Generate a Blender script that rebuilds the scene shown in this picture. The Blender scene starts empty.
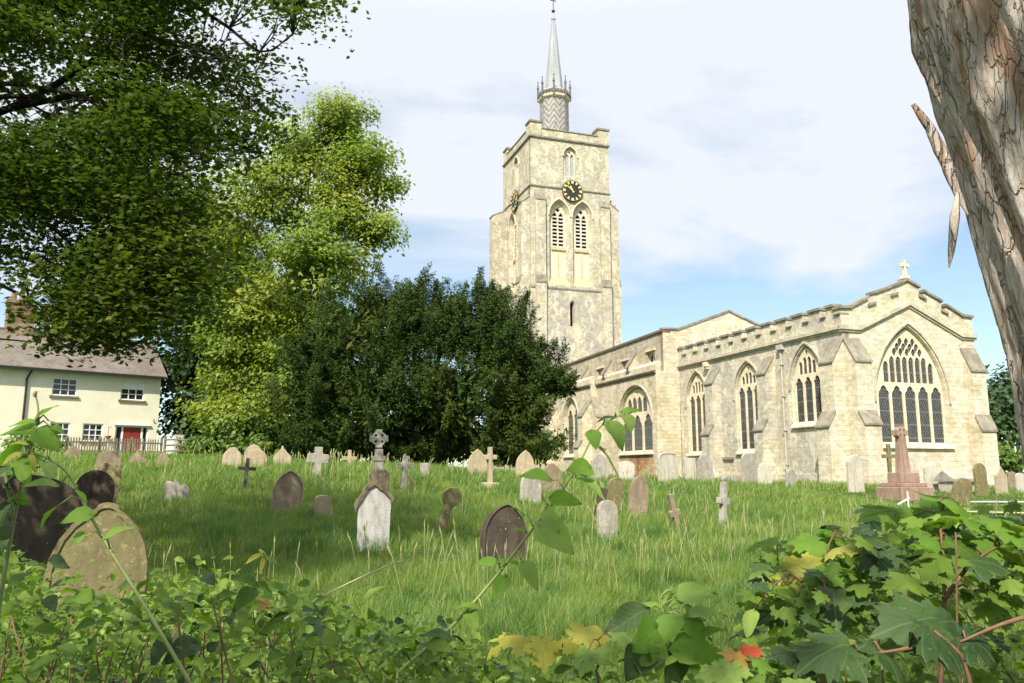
import bpy, bmesh, math, random
import numpy as np
from mathutils import Vector, Matrix
from mathutils.geometry import tessellate_polygon
random.seed(7); rng = np.random.default_rng(11)
SC = bpy.context.scene; COL = SC.collection

# ---------------------------------------------------------------- camera, sky, sun, exposure
FPX = 798.0; PITCH = math.radians(9.29); CAM = np.array([0.0, 0.0, 1.55])
cd = bpy.data.cameras.new('camera'); co = bpy.data.objects.new('camera', cd); COL.objects.link(co)
co.location = CAM; co.rotation_euler = (math.pi/2 + PITCH, 0, 0)
cd.sensor_width = 36.0; cd.lens = 36.0*FPX/1024.0; cd.clip_start = 0.05; cd.clip_end = 3000
SC.camera = co
SUN_EL = math.radians(47); SUN_DIR = (-0.30, -0.954)          # horizontal direction towards the sun
W = bpy.data.worlds.new('World'); SC.world = W; W.use_nodes = True
nt = W.node_tree; nt.nodes.clear()
def wn(t, **k):
    n = nt.nodes.new(t)
    for a, v in k.items(): setattr(n, a, v)
    return n
sky = wn('ShaderNodeTexSky', sky_type='NISHITA', sun_disc=False)
sky.sun_elevation = SUN_EL; sky.sun_rotation = math.atan2(SUN_DIR[0], SUN_DIR[1])
sky.air_density = 1.0; sky.dust_density = 0.3; sky.ozone_density = 1.0; sky.altitude = 50
tc = wn('ShaderNodeTexCoord'); sep = wn('ShaderNodeSeparateXYZ'); nt.links.new(tc.outputs['Generated'], sep.inputs[0])
zz = wn('ShaderNodeMath', operation='MAXIMUM'); nt.links.new(sep.outputs['Z'], zz.inputs[0]); zz.inputs[1].default_value = 0.0
za = wn('ShaderNodeMath', operation='ADD'); nt.links.new(zz.outputs[0], za.inputs[0]); za.inputs[1].default_value = 0.22
dx = wn('ShaderNodeMath', operation='DIVIDE'); nt.links.new(sep.outputs['X'], dx.inputs[0]); nt.links.new(za.outputs[0], dx.inputs[1])
dy = wn('ShaderNodeMath', operation='DIVIDE'); nt.links.new(sep.outputs['Y'], dy.inputs[0]); nt.links.new(za.outputs[0], dy.inputs[1])
cmb = wn('ShaderNodeCombineXYZ'); nt.links.new(dx.outputs[0], cmb.inputs[0]); nt.links.new(dy.outputs[0], cmb.inputs[1])
mp = wn('ShaderNodeMapping'); nt.links.new(cmb.outputs[0], mp.inputs[0]); mp.inputs['Location'].default_value = (3.3, 1.2, 0.4); mp.inputs['Scale'].default_value = (1.0, 1.5, 1)
cn = wn('ShaderNodeTexNoise'); nt.links.new(mp.outputs[0], cn.inputs['Vector']); cn.inputs['Scale'].default_value = 0.85
cn.inputs['Detail'].default_value = 9; cn.inputs['Roughness'].default_value = 0.55; cn.inputs['Distortion'].default_value = 0.35
cr = wn('ShaderNodeValToRGB'); zb = wn('ShaderNodeMath', operation='MULTIPLY_ADD'); nt.links.new(zz.outputs[0], zb.inputs[0]); zb.inputs[1].default_value = 1.02; zb.inputs[2].default_value = -0.305
zc = wn('ShaderNodeMath', operation='ADD'); nt.links.new(cn.outputs['Fac'], zc.inputs[0]); nt.links.new(zb.outputs[0], zc.inputs[1]); nt.links.new(zc.outputs[0], cr.inputs[0])
cr.color_ramp.elements[0].position = 0.40; cr.color_ramp.elements[0].color = (0.2, 0.2, 0.2, 1)
cr.color_ramp.elements[1].position = 0.55; cr.color_ramp.elements[1].color = (0.96, 0.96, 0.96, 1)
mix = wn('ShaderNodeMix', data_type='RGBA'); nt.links.new(cr.outputs[0], mix.inputs[0])
tint = wn('ShaderNodeMix', data_type='RGBA', blend_type='MULTIPLY'); tint.inputs[0].default_value = 1.0; nt.links.new(sky.outputs[0], tint.inputs[6]); tint.inputs[7].default_value = (0.93, 1.03, 1.0, 1)
nt.links.new(tint.outputs[2], mix.inputs[6]); # cloud brightens towards the zenith, as a thin overcast does
zr = wn('ShaderNodeMapRange'); nt.links.new(sep.outputs['Z'], zr.inputs['Value']); zr.inputs['From Min'].default_value = 0.52; zr.inputs['From Max'].default_value = 1.0; zr.inputs['To Min'].default_value = 1.0; zr.inputs['To Max'].default_value = 2.6
cc = wn('ShaderNodeVectorMath', operation='SCALE'); cc.inputs[0].default_value = (5.35, 5.6, 6.05); nt.links.new(zr.outputs[0], cc.inputs['Scale']); nt.links.new(cc.outputs[0], mix.inputs[7])
bg = wn('ShaderNodeBackground'); bg.inputs[1].default_value = 0.09; nt.links.new(mix.outputs[2], bg.inputs[0])
wo = wn('ShaderNodeOutputWorld'); nt.links.new(bg.outputs[0], wo.inputs[0])
sl = bpy.data.lights.new('sun', 'SUN'); sl.energy = 4.2; sl.angle = math.radians(0.53); sl.color = (1.0, 0.935, 0.83)
so = bpy.data.objects.new('sun', sl); COL.objects.link(so)
sv = Vector((SUN_DIR[0]*math.cos(SUN_EL), SUN_DIR[1]*math.cos(SUN_EL), math.sin(SUN_EL)))
so.rotation_euler = sv.to_track_quat('Z', 'Y').to_euler(); so.location = (-10, -30, 40)
vs = SC.view_settings; vs.view_transform = 'Standard'; vs.look = 'None'; vs.gamma = 1; vs.use_curve_mapping = False
vs.exposure = 0.92
SC.cycles.max_bounces = 6; SC.cycles.transparent_max_bounces = 8; SC.cycles.use_denoising = True

# ---------------------------------------------------------------- helpers: pixels, terrain
_F = np.array([0, math.cos(PITCH), math.sin(PITCH)]); _U = np.array([0, -math.sin(PITCH), math.cos(PITCH)])
def ray(px, py): return _F*FPX + np.array([1.0, 0, 0])*(px-512) + _U*(341.5-py)
def at(px, py, D):
    r = ray(px, py); return CAM + r*(D/r[1])
CP = [(0,0,.03),(-3,3,.03),(3,3,0),(0,6,.02),(0,10,.05),(-4.5,9.2,.05),(5,9,.05),(-.15,12.4,.05),(-2.6,15,.27),(-5.4,19,.62),(6,22,.5),(1.8,15,.3),(3.5,22,.65),
 (-1.2,27.5,1.36),(.5,29,1.3),(-8,28,1.62),(-10,28,1.62),(-14,30,1.8),(-19,40,2.3),(-24,45,2.4),(-27,52,2.4),(-20,50,2.4),(-4,40,1.6),(14.5,30,.6),(16,38,.95),(10,44,1.0),(4,55,1.05),
 (24,38,.7),(26,42,.75),(20,20,.3),(-12,15,.4),(0,120,1.6),(70,100,1),(-60,100,2.8),(80,30,.5),(-60,30,2.2),(-40,0,.2),(40,0,0),(0,-30,0),(-8,12,.2),(10,12,.1),(10,20,.35)]
_P = np.array(CP, float)
def _tk(d): return np.where(d > 1e-9, d*d*np.log(np.maximum(d, 1e-9)), 0.0)
_n = len(_P); _K = _tk(np.linalg.norm(_P[:, None, :2]-_P[None, :, :2], axis=2)) + np.eye(_n)*4.0
_A = np.zeros((_n+3, _n+3)); _A[:_n, :_n] = _K; _A[:_n, _n] = 1; _A[:_n, _n+1:] = _P[:, :2]; _A[_n:, :_n] = _A[:_n, _n:].T
_Wt = np.linalg.solve(_A, np.concatenate([_P[:, 2], [0, 0, 0]]))
def gz(x, y):
    x = np.clip(np.asarray(x, float), -70, 80); y = np.clip(np.asarray(y, float), -30, 120)
    s = x.shape; q = np.stack([x.ravel(), y.ravel()], 1); out = np.zeros(len(q))
    for i in range(0, len(q), 20000):
        c = q[i:i+20000]
        out[i:i+20000] = _tk(np.linalg.norm(c[:, None]-_P[None, :, :2], axis=2)) @ _Wt[:_n] + _Wt[_n] + c @ _Wt[_n+1:]
    out = np.clip(out, -0.3, 3.2).reshape(s)
    return out if s else float(out)

def _h(ix, iy, iz, seed):
    n = (ix.astype(np.int64)*374761393 + iy.astype(np.int64)*668265263 + iz.astype(np.int64)*2147483647 + seed*1274126177) & 0xffffffff
    n = ((n ^ (n >> 13))*1274126177) & 0xffffffff
    return ((n ^ (n >> 16)) & 0xffff)/65535.0
def vnoise(x, y, z=0.0, seed=0):
    x, y, z = np.broadcast_arrays(np.asarray(x, float), np.asarray(y, float), np.asarray(z, float))
    ix, iy, iz = np.floor(x), np.floor(y), np.floor(z); fx, fy, fz = x-ix, y-iy, z-iz
    fx, fy, fz = [f*f*(3-2*f) for f in (fx, fy, fz)]; r = 0
    for a in (0, 1):
        for b in (0, 1):
            for c in (0, 1):
                r = r + _h(ix+a, iy+b, iz+c, seed)*(fx if a else 1-fx)*(fy if b else 1-fy)*(fz if c else 1-fz)
    return r
def fbm(x, y, z=0.0, o=4, seed=0):
    s = 0; a = .5
    for i in range(o):
        s = s + a*vnoise(x*2**i, y*2**i, np.asarray(z)*2**i, seed+i*17); a *= .5
    return s

# ---------------------------------------------------------------- helpers: meshes
def tag(o, label=None, cat=None, group=None, kind=None):
    if label: o['label'] = label
    if cat: o['category'] = cat
    if group: o['group'] = group
    if kind: o['kind'] = kind
    return o
def link(name, me, mat=None, parent=None, smooth=False):
    o = bpy.data.objects.new(name, me); COL.objects.link(o)
    if mat: me.materials.append(mat)
    if parent: o.parent = parent
    if smooth and len(me.polygons): me.polygons.foreach_set('use_smooth', np.ones(len(me.polygons), bool))
    return o
def mesh_np(verts, faces):
    me = bpy.data.meshes.new('mesh'); verts = np.asarray(verts, np.float32); faces = np.asarray(faces, np.int32)
    F, k = faces.shape
    me.vertices.add(len(verts)); me.vertices.foreach_set('co', verts.ravel())
    me.loops.add(F*k); me.loops.foreach_set('vertex_index', faces.ravel())
    me.polygons.add(F); me.polygons.foreach_set('loop_start', np.arange(0, F*k, k, dtype=np.int32))
    me.update(calc_edges=True); return me
class MB:
    def __init__(s): s.v = []; s.f = []
    def add(s, vs, fs):
        b = len(s.v); s.v += [tuple(map(float, v)) for v in vs]; s.f += [tuple(b+i for i in f) for f in fs]
    def box(s, a0, a1, b0, b1, c0, c1, fn=None):
        vs = [(a, b, c) for a in (a0, a1) for b in (b0, b1) for c in (c0, c1)]
        if fn: vs = [fn(*v) for v in vs]
        s.add(vs, [(0, 1, 3, 2), (4, 6, 7, 5), (0, 4, 5, 1), (2, 3, 7, 6), (0, 2, 6, 4), (1, 5, 7, 3)])
    def prism(s, poly, c0, c1, fn):
        n = len(poly); s.add([fn(a, b, c0) for a, b in poly]+[fn(a, b, c1) for a, b in poly], [])
        b = len(s.v)-2*n
        for t in tessellate_polygon([[Vector((p[0], p[1], 0)) for p in poly]]):
            s.f.append(tuple(b+i for i in t)); s.f.append(tuple(b+n+i for i in reversed(t)))
        for i in range(n):
            j = (i+1) % n; s.f.append((b+i, b+j, b+n+j, b+n+i))
    def plate(s, outer, holes, c0, c1, fn, splay=None):
        """wall with holes: front at c1, back at c0; splay = list of inner loops (same count) for the back of each hole"""
        loops = [outer]+holes
        back = [outer]+(splay if splay else holes)
        for L, c in ((loops, c1), (back, c0)):
            b = len(s.v); flat = [p for l in L for p in l]
            s.v += [tuple(map(float, fn(p[0], p[1], c))) for p in flat]
            for t in tessellate_polygon([[Vector((p[0], p[1], 0)) for p in l] for l in L]): s.f.append(tuple(b+i for i in t))
        N = sum(len(l) for l in loops); b1 = len(s.v)-2*N; b0 = b1+N; o = 0
        for l in loops:
            n = len(l)
            for i in range(n):
                j = (i+1) % n; s.f.append((b1+o+i, b1+o+j, b0+o+j, b0+o+i))
            o += n
    def tube(s, pts, rad, n=8, cap=True):
        pts = [Vector(p) for p in pts]; rs = rad if hasattr(rad, '__len__') else [rad]*len(pts); b = len(s.v)
        up = Vector((0.13, 0.21, 1)).normalized(); prev = None
        for i, p in enumerate(pts):
            d = (pts[min(i+1, len(pts)-1)]-pts[max(i-1, 0)]);
            if d.length < 1e-9: d = Vector((0, 0, 1))
            d.normalize()
            u = prev if prev is not None else (d.cross(up) if abs(d.dot(up)) < .95 else d.cross(Vector((1, 0, 0))))
            u = (u - d*u.dot(d)).normalized(); prev = u; w = d.cross(u)
            for k in range(n):
                a = 2*math.pi*k/n; s.v.append(tuple(p+(u*math.cos(a)+w*math.sin(a))*rs[i]))
        for i in range(len(pts)-1):
            for k in range(n):
                k2 = (k+1) % n; s.f.append((b+i*n+k, b+i*n+k2, b+(i+1)*n+k2, b+(i+1)*n+k))
        if cap:
            s.f.append(tuple(b+k for k in reversed(range(n)))); s.f.append(tuple(b+(len(pts)-1)*n+k for k in range(n)))
    def lathe(s, prof, n, cx=0, cy=0, a0=0.0):
        b = len(s.v)
        for r, z in prof:
            for k in range(n):
                a = a0+2*math.pi*k/n; s.v.append((cx+r*math.cos(a), cy+r*math.sin(a), z))
        for i in range(len(prof)-1):
            for k in range(n):
                k2 = (k+1) % n; s.f.append((b+i*n+k, b+i*n+k2, b+(i+1)*n+k2, b+(i+1)*n+k))
        s.f.append(tuple(b+(len(prof)-1)*n+k for k in range(n)))
    def build(s, name, mat, parent=None, smooth=False, bevel=0, off=None):
        me = bpy.data.meshes.new(name); me.from_pydata(s.v, [], s.f); me.update()
        bm = bmesh.new(); bm.from_mesh(me); bmesh.ops.recalc_face_normals(bm, faces=bm.faces)
        if bevel:
            bmesh.ops.remove_doubles(bm, verts=bm.verts, dist=1e-5)
            bmesh.ops.dissolve_limit(bm, angle_limit=math.radians(1), verts=bm.verts, edges=bm.edges)
            es = [e for e in bm.edges if len(e.link_faces) == 2 and e.calc_face_angle(0) > math.radians(35)]
            bmesh.ops.bevel(bm, geom=es, offset=bevel, segments=2, profile=.5, affect='EDGES', clamp_overlap=True)
        bm.to_mesh(me); bm.free()
        return link(name, me, mat, parent, smooth)
def empty(name, loc, rz=0.0):
    o = bpy.data.objects.new(name, None); COL.objects.link(o); o.location = tuple(map(float, loc)); o.rotation_euler = (0, 0, rz); o.empty_display_size = .3
    return o

# ---------------------------------------------------------------- materials
def M(name, rough=0.85, spec=0.25):
    m = bpy.data.materials.new(name); m.use_nodes = True; t = m.node_tree; t.nodes.clear()
    out = t.nodes.new('ShaderNodeOutputMaterial'); b = t.nodes.new('ShaderNodeBsdfPrincipled'); t.links.new(b.outputs[0], out.inputs[0])
    b.inputs['Roughness'].default_value = rough; b.inputs['Specular IOR Level'].default_value = spec
    return m, t, b, out
class N:
    """tiny node-graph helper"""
    def __init__(s, t): s.t = t
    def new(s, ty, **k):
        n = s.t.nodes.new(ty)
        for a, v in k.items(): setattr(n, a, v)
        return n
    def l(s, a, b): s.t.links.new(a, b)
    def co(s, kind='Object', scale=(1, 1, 1), rot=(0, 0, 0)):
        c = s.new('ShaderNodeTexCoord'); m = s.new('ShaderNodeMapping'); s.l(c.outputs[kind], m.inputs[0])
        m.inputs['Scale'].default_value = scale; m.inputs['Rotation'].default_value = rot; return m.outputs[0]
    def noise(s, v, scale, detail=5, rough=.55, dist=0.0):
        n = s.new('ShaderNodeTexNoise'); s.l(v, n.inputs['Vector']); n.inputs['Scale'].default_value = scale
        n.inputs['Detail'].default_value = detail; n.inputs['Roughness'].default_value = rough; n.inputs['Distortion'].default_value = dist
        return n.outputs['Fac']
    def ramp(s, f, p0, p1, c0=(0, 0, 0, 1), c1=(1, 1, 1, 1)):
        r = s.new('ShaderNodeValToRGB'); s.l(f, r.inputs[0]); e = r.color_ramp.elements
        e[0].position = p0; e[1].position = p1; e[0].color = c0; e[1].color = c1; return r.outputs[0]
    def mix(s, f, a, b, mode='MIX'):
        m = s.new('ShaderNodeMix', data_type='RGBA', blend_type=mode)
        if hasattr(f, 'is_linked'): s.l(f, m.inputs[0])
        else: m.inputs[0].default_value = f
        for x, i in ((a, 6), (b, 7)):
            if hasattr(x, 'is_linked'): s.l(x, m.inputs[i])
            else: m.inputs[i].default_value = (*x[:3], 1)
        return m.outputs[2]
    def math(s, op, a, b=0.0):
        m = s.new('ShaderNodeMath', operation=op)
        for x, i in ((a, 0), (b, 1)):
            if hasattr(x, 'is_linked'): s.l(x, m.inputs[i])
            else: m.inputs[i].default_value = x
        return m.outputs[0]
    def bump(s, h, bsdf, strength=.4, dist=.02):
        b = s.new('ShaderNodeBump'); b.inputs['Strength'].default_value = strength; b.inputs['Distance'].default_value = dist
        s.l(h, b.inputs['Height']); s.l(b.outputs[0], bsdf.inputs['Normal']); return b

def stone_wall(name, cream, grey, dark, g0, g1, course=0.5, flake=0.0, green=0.0):
    m, t, b, o = M(name, .92, .12); n = N(t)
    v = n.co('Object')
    sx = n.new('ShaderNodeSeparateXYZ'); n.l(v, sx.inputs[0])
    u = n.math('ADD', sx.outputs[0], sx.outputs[1])
    cx = n.new('ShaderNodeCombineXYZ'); n.l(u, cx.inputs[0]); n.l(sx.outputs[2], cx.inputs[1])
    wob = n.new('ShaderNodeTexNoise'); n.l(v, wob.inputs['Vector']); wob.inputs['Scale'].default_value = 1.3
    add = n.mix(0.10, cx.outputs[0], wob.outputs['Color'], 'ADD')
    br = n.new('ShaderNodeTexBrick'); n.l(add, br.inputs['Vector']); br.inputs['Scale'].default_value = 1.0
    br.inputs['Brick Width'].default_value = .46; br.inputs['Row Height'].default_value = .235; br.inputs['Mortar Size'].default_value = .012
    br.inputs['Mortar Smooth'].default_value = .6; br.inputs['Color1'].default_value = (.60, .60, .60, 1); br.inputs['Color2'].default_value = (1, 1, 1, 1); br.inputs['Mortar'].default_value = (.80, .80, .80, 1)
    br.offset_frequency = 2
    big = n.noise(v, .42, 7, .62, .6); mid = n.noise(v, 1.9, 7, .65, .4); fine = n.noise(v, 11, 5, .7)
    vor = n.new('ShaderNodeTexVoronoi'); n.l(n.co('Object', (1.0, 1.0, 1.5)), vor.inputs['Vector']); vor.inputs['Scale'].default_value = 3.2
    c = n.mix(n.ramp(n.noise(v, .9, 6, .6), .40, .62), cream, tuple(x*.80 for x in cream[:2])+(cream[2]*.68,))
    c = n.mix(n.ramp(big, g0, g1), c, grey)
    bricked = n.mix(1.0, c, br.outputs['Color'], 'MULTIPLY')
    c = n.mix(n.math('MULTIPLY', n.ramp(n.noise(v, .6, 4, .5), .40, .60), course), c, bricked)
    c = n.mix(n.math('MULTIPLY', n.ramp(mid, .54, .66), .5), c, dark)
    cell = n.ramp(vor.outputs['Color'], .25, .75, (.80, .78, .74, 1), (1.07, 1.06, 1.04, 1))
    c = n.mix(0.85, c, cell, 'MULTIPLY')
    if flake:
        fl = n.ramp(n.noise(n.co('Object', (1, 1, .55)), 1.6, 6, .6, .8), .54, .565)
        c = n.mix(n.math('MULTIPLY', fl, flake), c, tuple(min(.8, x*1.28) for x in cream))
    streak = n.ramp(n.noise(n.co('Object', (2.2, 2.2, .16)), 1.0, 6, .6), .50, .70)
    c = n.mix(n.math('MULTIPLY', streak, .36), c, dark)
    if green: c = n.mix(n.math('MULTIPLY', n.ramp(n.noise(v, .75, 5, .6), .55, .7), green), c, (.22, .22, .11))
    c = n.mix(n.ramp(fine, .35, .70), n.mix(1.0, c, (.86, .85, .83), 'MULTIPLY'), c)
    n.l(c, b.inputs['Base Color'])
    h = n.math('ADD', n.math('MULTIPLY', br.outputs['Fac'], -.5), n.math('ADD', n.math('MULTIPLY', mid, 1.2), n.math('MULTIPLY', fine, .7)))
    n.bump(h, b, .75, .05); return m
def simple(name, col, rough=.8, spec=.25, var=.25, scale=6., bump=.2, stretch=(1, 1, 1), dark=None, dist=.01):
    m, t, b, o = M(name, rough, spec); n = N(t); v = n.co('Object', stretch)
    f = n.noise(v, scale, 6, .6)
    c = n.mix(n.ramp(f, .35, .65), tuple(x*(1-var) for x in col), tuple(min(1, x*(1+var*.6)) for x in col))
    if dark is not None: c = n.mix(n.ramp(n.noise(v, scale*.35, 6, .6), .50, .68), c, dark)
    n.l(c, b.inputs['Base Color'])
    if bump: n.bump(f, b, bump, dist)
    return m
CREAM = (.66, .555, .36)
MAT_CHANCEL_E = stone_wall('cream_limestone', (.73, .655, .525), (.67, .60, .485), (.59, .53, .425), .46, .66, .12)
MAT_CHANCEL_S = stone_wall('weathered_plastered_stone', (.70, .625, .475), (.53, .495, .42), (.43, .395, .325), .40, .58, .18, .45)
MAT_NAVE = stone_wall('rubble_stone', (.73, .65, .50), (.65, .575, .445), (.57, .495, .375), .50, .70, .5)
MAT_CLERE = stone_wall('grey_rubble_stone', (.62, .54, .40), (.49, .44, .355), (.40, .33, .25), .40, .6, .6, .25)
MAT_TOWER = stone_wall('flaking_tower_stone', (.64, .575, .44), (.49, .455, .375), (.39, .355, .28), .38, .60, .45, .45, .08)
MAT_DRESS = simple('dressed_stone', (.66, .575, .41), .85, .15, .18, 4, .3, dark=(.48, .42, .31))
MAT_TRACERY = simple('tracery_stone', (.70, .61, .42), .8, .15, .12, 5, .15, dark=(.55, .46, .31))
MAT_WEATHER = simple('lichened_coping_stone', (.25, .225, .175), .95, .1, .3, 3.5, .5, dark=(.16, .145, .11))
MAT_MOULD = simple('weathered_moulding', (.50, .445, .335), .9, .1, .22, 4, .3, dark=(.36, .32, .25))
MAT_LEAD = simple('lead_sheet', (.33, .35, .37), .5, .5, .2, 2.5, .15, dark=(.25, .26, .26))
MAT_PALELEAD = simple('pale_lead', (.36, .375, .385), .65, .3, .14, 1.5, .12, (1, 1, .3), dark=(.27, .28, .28))
MAT_DARKLEAD = simple('dark_lead', (.13, .13, .135), .6, .4, .2, 3, .1)
MAT_PIPE = simple('grey_painted_pipe', (.42, .40, .34), .7, .3, .2, 5, .1)
MAT_RUST = simple('tarnished_roof_edge', (.16, .115, .085), .8, .2, .3, 5, .2)
MAT_BLACKMETAL = simple('black_painted_iron', (.02, .02, .022), .5, .4, .2, 5, .05)
MAT_GOLD = simple('gilt', (.80, .58, .16), .4, .6, .1, 8, 0)
MAT_CLOCK = simple('clock_face_black', (.022, .024, .03), .5, .4, .2, 3, .0)
MAT_LOUVRE = simple('grey_louvre_board', (.50, .48, .43), .85, .2, .2, 4, .1)
MAT_DARKVOID = simple('dark_interior', (.012, .011, .010), .9, .1, .2, 2, 0)  # near-black colour stands in for the shade behind openings
MAT_BRICKRED = None
def leaded():
    m, t, b, o = M('leaded_glass', .12, .5); n = N(t); v = n.co('Object')
    sx = n.new('ShaderNodeSeparateXYZ'); n.l(v, sx.inputs[0]); u = n.math('ADD', sx.outputs[0], sx.outputs[1])
    p = n.math('FRACT', n.math('MULTIPLY', n.math('ADD', u, n.math('MULTIPLY', sx.outputs[2], .62)), 6.5))
    q = n.math('FRACT', n.math('MULTIPLY', n.math('SUBTRACT', u, n.math('MULTIPLY', sx.outputs[2], .62)), 6.5))
    g = n.math('MAXIMUM', n.math('GREATER_THAN', p, .86), n.math('GREATER_THAN', q, .86))
    sb = n.math('GREATER_THAN', n.math('FRACT', n.math('MULTIPLY', sx.outputs[2], 1.55)), .93)
    g = n.math('MAXIMUM', g, sb)
    vo = n.new('ShaderNodeTexVoronoi'); n.l(v, vo.inputs['Vector']); vo.inputs['Scale'].default_value = 9
    gl = n.mix(n.ramp(n.noise(v, 5, 3), .4, .65), (.018, .020, .024), (.055, .052, .050))
    n.l(n.mix(g, gl, (.15, .145, .135)), b.inputs['Base Color'])
    n.l(n.ramp(g, 0, 1, (.15, .15, .15, 1), (.6, .6, .6, 1)), b.inputs['Roughness'])
    n.bump(vo.outputs['Color'], b, .35, .02); return m
MAT_LEADED = leaded()
def herring():
    m, t, b, o = M('herringbone_lead', .55, .4); n = N(t); v = n.co('Object')
    sx = n.new('ShaderNodeSeparateXYZ'); n.l(v, sx.inputs[0])
    an = n.math('ARCTAN2', n.math('SUBTRACT', sx.outputs[1], 48.0), n.math('SUBTRACT', sx.outputs[0], 4.3))
    a = n.math('MULTIPLY', an, 8/math.pi*1.0)
    tri = n.math('ABSOLUTE', n.math('SUBTRACT', n.math('FRACT', n.math('MULTIPLY', a, .5)), .5))
    k = n.math('FRACT', n.math('ADD', n.math('MULTIPLY', sx.outputs[2], 1.45), n.math('MULTIPLY', tri, 2.4)))
    g = n.math('GREATER_THAN', k, .80)
    c = n.mix(n.ramp(n.noise(v, 1.7, 4), .35, .65), (.27, .25, .235), (.42, .39, .35))
    n.l(n.mix(g, c, (.10, .09, .085)), b.inputs['Base Color']); n.bump(k, b, .8, .08); return m
MAT_HERRING = herring()
def leafmat(name, c0, c1, c2=None, trans=.35, rough=.55, spec=.35, vein=False):
    m, t, b, o = M(name, rough, spec); n = N(t)
    gi = n.new('ShaderNodeNewGeometry'); r = gi.outputs['Random Per Island']
    c = n.mix(r, c0, c1)
    if c2 is not None: c = n.mix(n.ramp(r, .86, .99), c, c2)
    big = n.noise(n.co('Object'), .55, 3)
    c = n.mix(n.ramp(n.noise(n.co('Object'), .21, 3), .46, .60), c, n.mix(1.0, c, (1.30, 1.10, .95), 'MULTIPLY'))
    c = n.mix(n.ramp(big, .35, .65), n.mix(1.0, c, (.72, .80, .80), 'MULTIPLY'), c)
    n.l(c, b.inputs['Base Color'])
    tr = n.new('ShaderNodeBsdfTranslucent'); n.l(n.mix(1.0, c, (1.25, 1.45, .55), 'MULTIPLY'), tr.inputs[0])
    mx = n.new('ShaderNodeMixShader'); mx.inputs[0].default_value = trans
    n.l(b.outputs[0], mx.inputs[1]); n.l(tr.outputs[0], mx.inputs[2]); n.l(mx.outputs[0], o.inputs[0])
    if vein: n.bump(n.noise(n.co('Object'), 60, 3), b, .25, .004)
    return m
def barkmat(name, col=(.09, .075, .06)): return simple(name, col, .95, .1, .35, 9, .8, (1, 1, .25), dist=.03)
MAT_BARK = barkmat('grey_brown_bark')

# ================================================================= SETTING: ground, path
def axis(lo, hi, fine_lo, fine_hi, step, coarse):
    a = list(np.arange(fine_lo, fine_hi+.01, step)); x = fine_lo
    while x > lo: x -= coarse; coarse *= 1.25; a.insert(0, x)
    return a
def spaced(lo, flo, fhi, hi, st):
    a = list(np.arange(flo, fhi+1e-6, st)); s = st; x = flo; left = []
    while x > lo: s *= 1.3; x -= s; left.append(x)
    s = st; x = fhi; right = []
    while x < hi: s *= 1.3; x += s; right.append(x)
    return np.array(left[::-1]+a+right)
gx = spaced(-1500, -40, 40, 1500, .6); gy = spaced(-600, -2, 62, 1800, .6)
XX, YY = np.meshgrid(gx, gy, indexing='ij'); ZZ = gz(XX, YY)
near = (np.abs(XX) < 42) & (YY < 65)
ZZ = ZZ + np.where(near, (fbm(XX*.45, YY*.45, 0, 3, 5)-.44)*.16, 0)
idx = np.arange(XX.size).reshape(XX.shape)
fq = np.stack([idx[:-1, :-1], idx[1:, :-1], idx[1:, 1:], idx[:-1, 1:]], -1).reshape(-1, 4)
def groundmat():
    m, t, b, o = M('rough_meadow_ground', .95, .1); n = N(t); v = n.co('Object')
    c = n.mix(n.ramp(n.noise(v, .35, 6, .6), .38, .62), (.050, .085, .016), (.085, .135, .028))
    c = n.mix(n.ramp(n.noise(v, 7, 6, .7), .40, .66), c, (.032, .050, .012))
    n.l(c, b.inputs['Base Color']); n.bump(n.noise(v, 16, 5, .7), b, .9, .08); return m
g = link('ground', mesh_np(np.stack([XX, YY, ZZ], -1).reshape(-1, 3), fq), groundmat(), smooth=True); tag(g, kind='structure')
def strip(name, pts, width, mat, lift=.03):
    vs = []; 
    P = [np.array(p, float) for p in pts]; Q = []
    for i in range(len(P)-1):
        for k in range(10): Q.append(P[i]*(1-k/10)+P[i+1]*k/10)
    Q.append(P[-1])
    for i, p in enumerate(Q):
        d = Q[min(i+1, len(Q)-1)]-Q[max(i-1, 0)]; d /= np.linalg.norm(d); nrm = np.array([-d[1], d[0]])
        w = width*(1+.12*math.sin(i*1.7))
        for s in (-.5, -.17, .17, .5):
            q = p+nrm*w*s; vs.append((q[0], q[1], gz(q[0], q[1])+lift+.05-.03*abs(s)))
    fs = [(i*4+k, i*4+k+1, (i+1)*4+k+1, (i+1)*4+k) for i in range(len(Q)-1) for k in range(3)]
    return tag(link(name, mesh_np(vs, fs), mat, smooth=True), kind='structure')
MAT_PATH = simple('pale_gravel_path', (.34, .32, .28), .95, .1, .2, 14, .4)
strip('path', [(14.5, 27.3), (19, 28.0), (26, 27.3), (40, 25)], .75, MAT_PATH)
strip('footpath', [(11.4, 23.2), (15.5, 22.2), (22, 20.2), (40, 15)], .42, simple('buff_gravel_path', (.46, .37, .22), .95, .1, .2, 14, .4))

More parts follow.
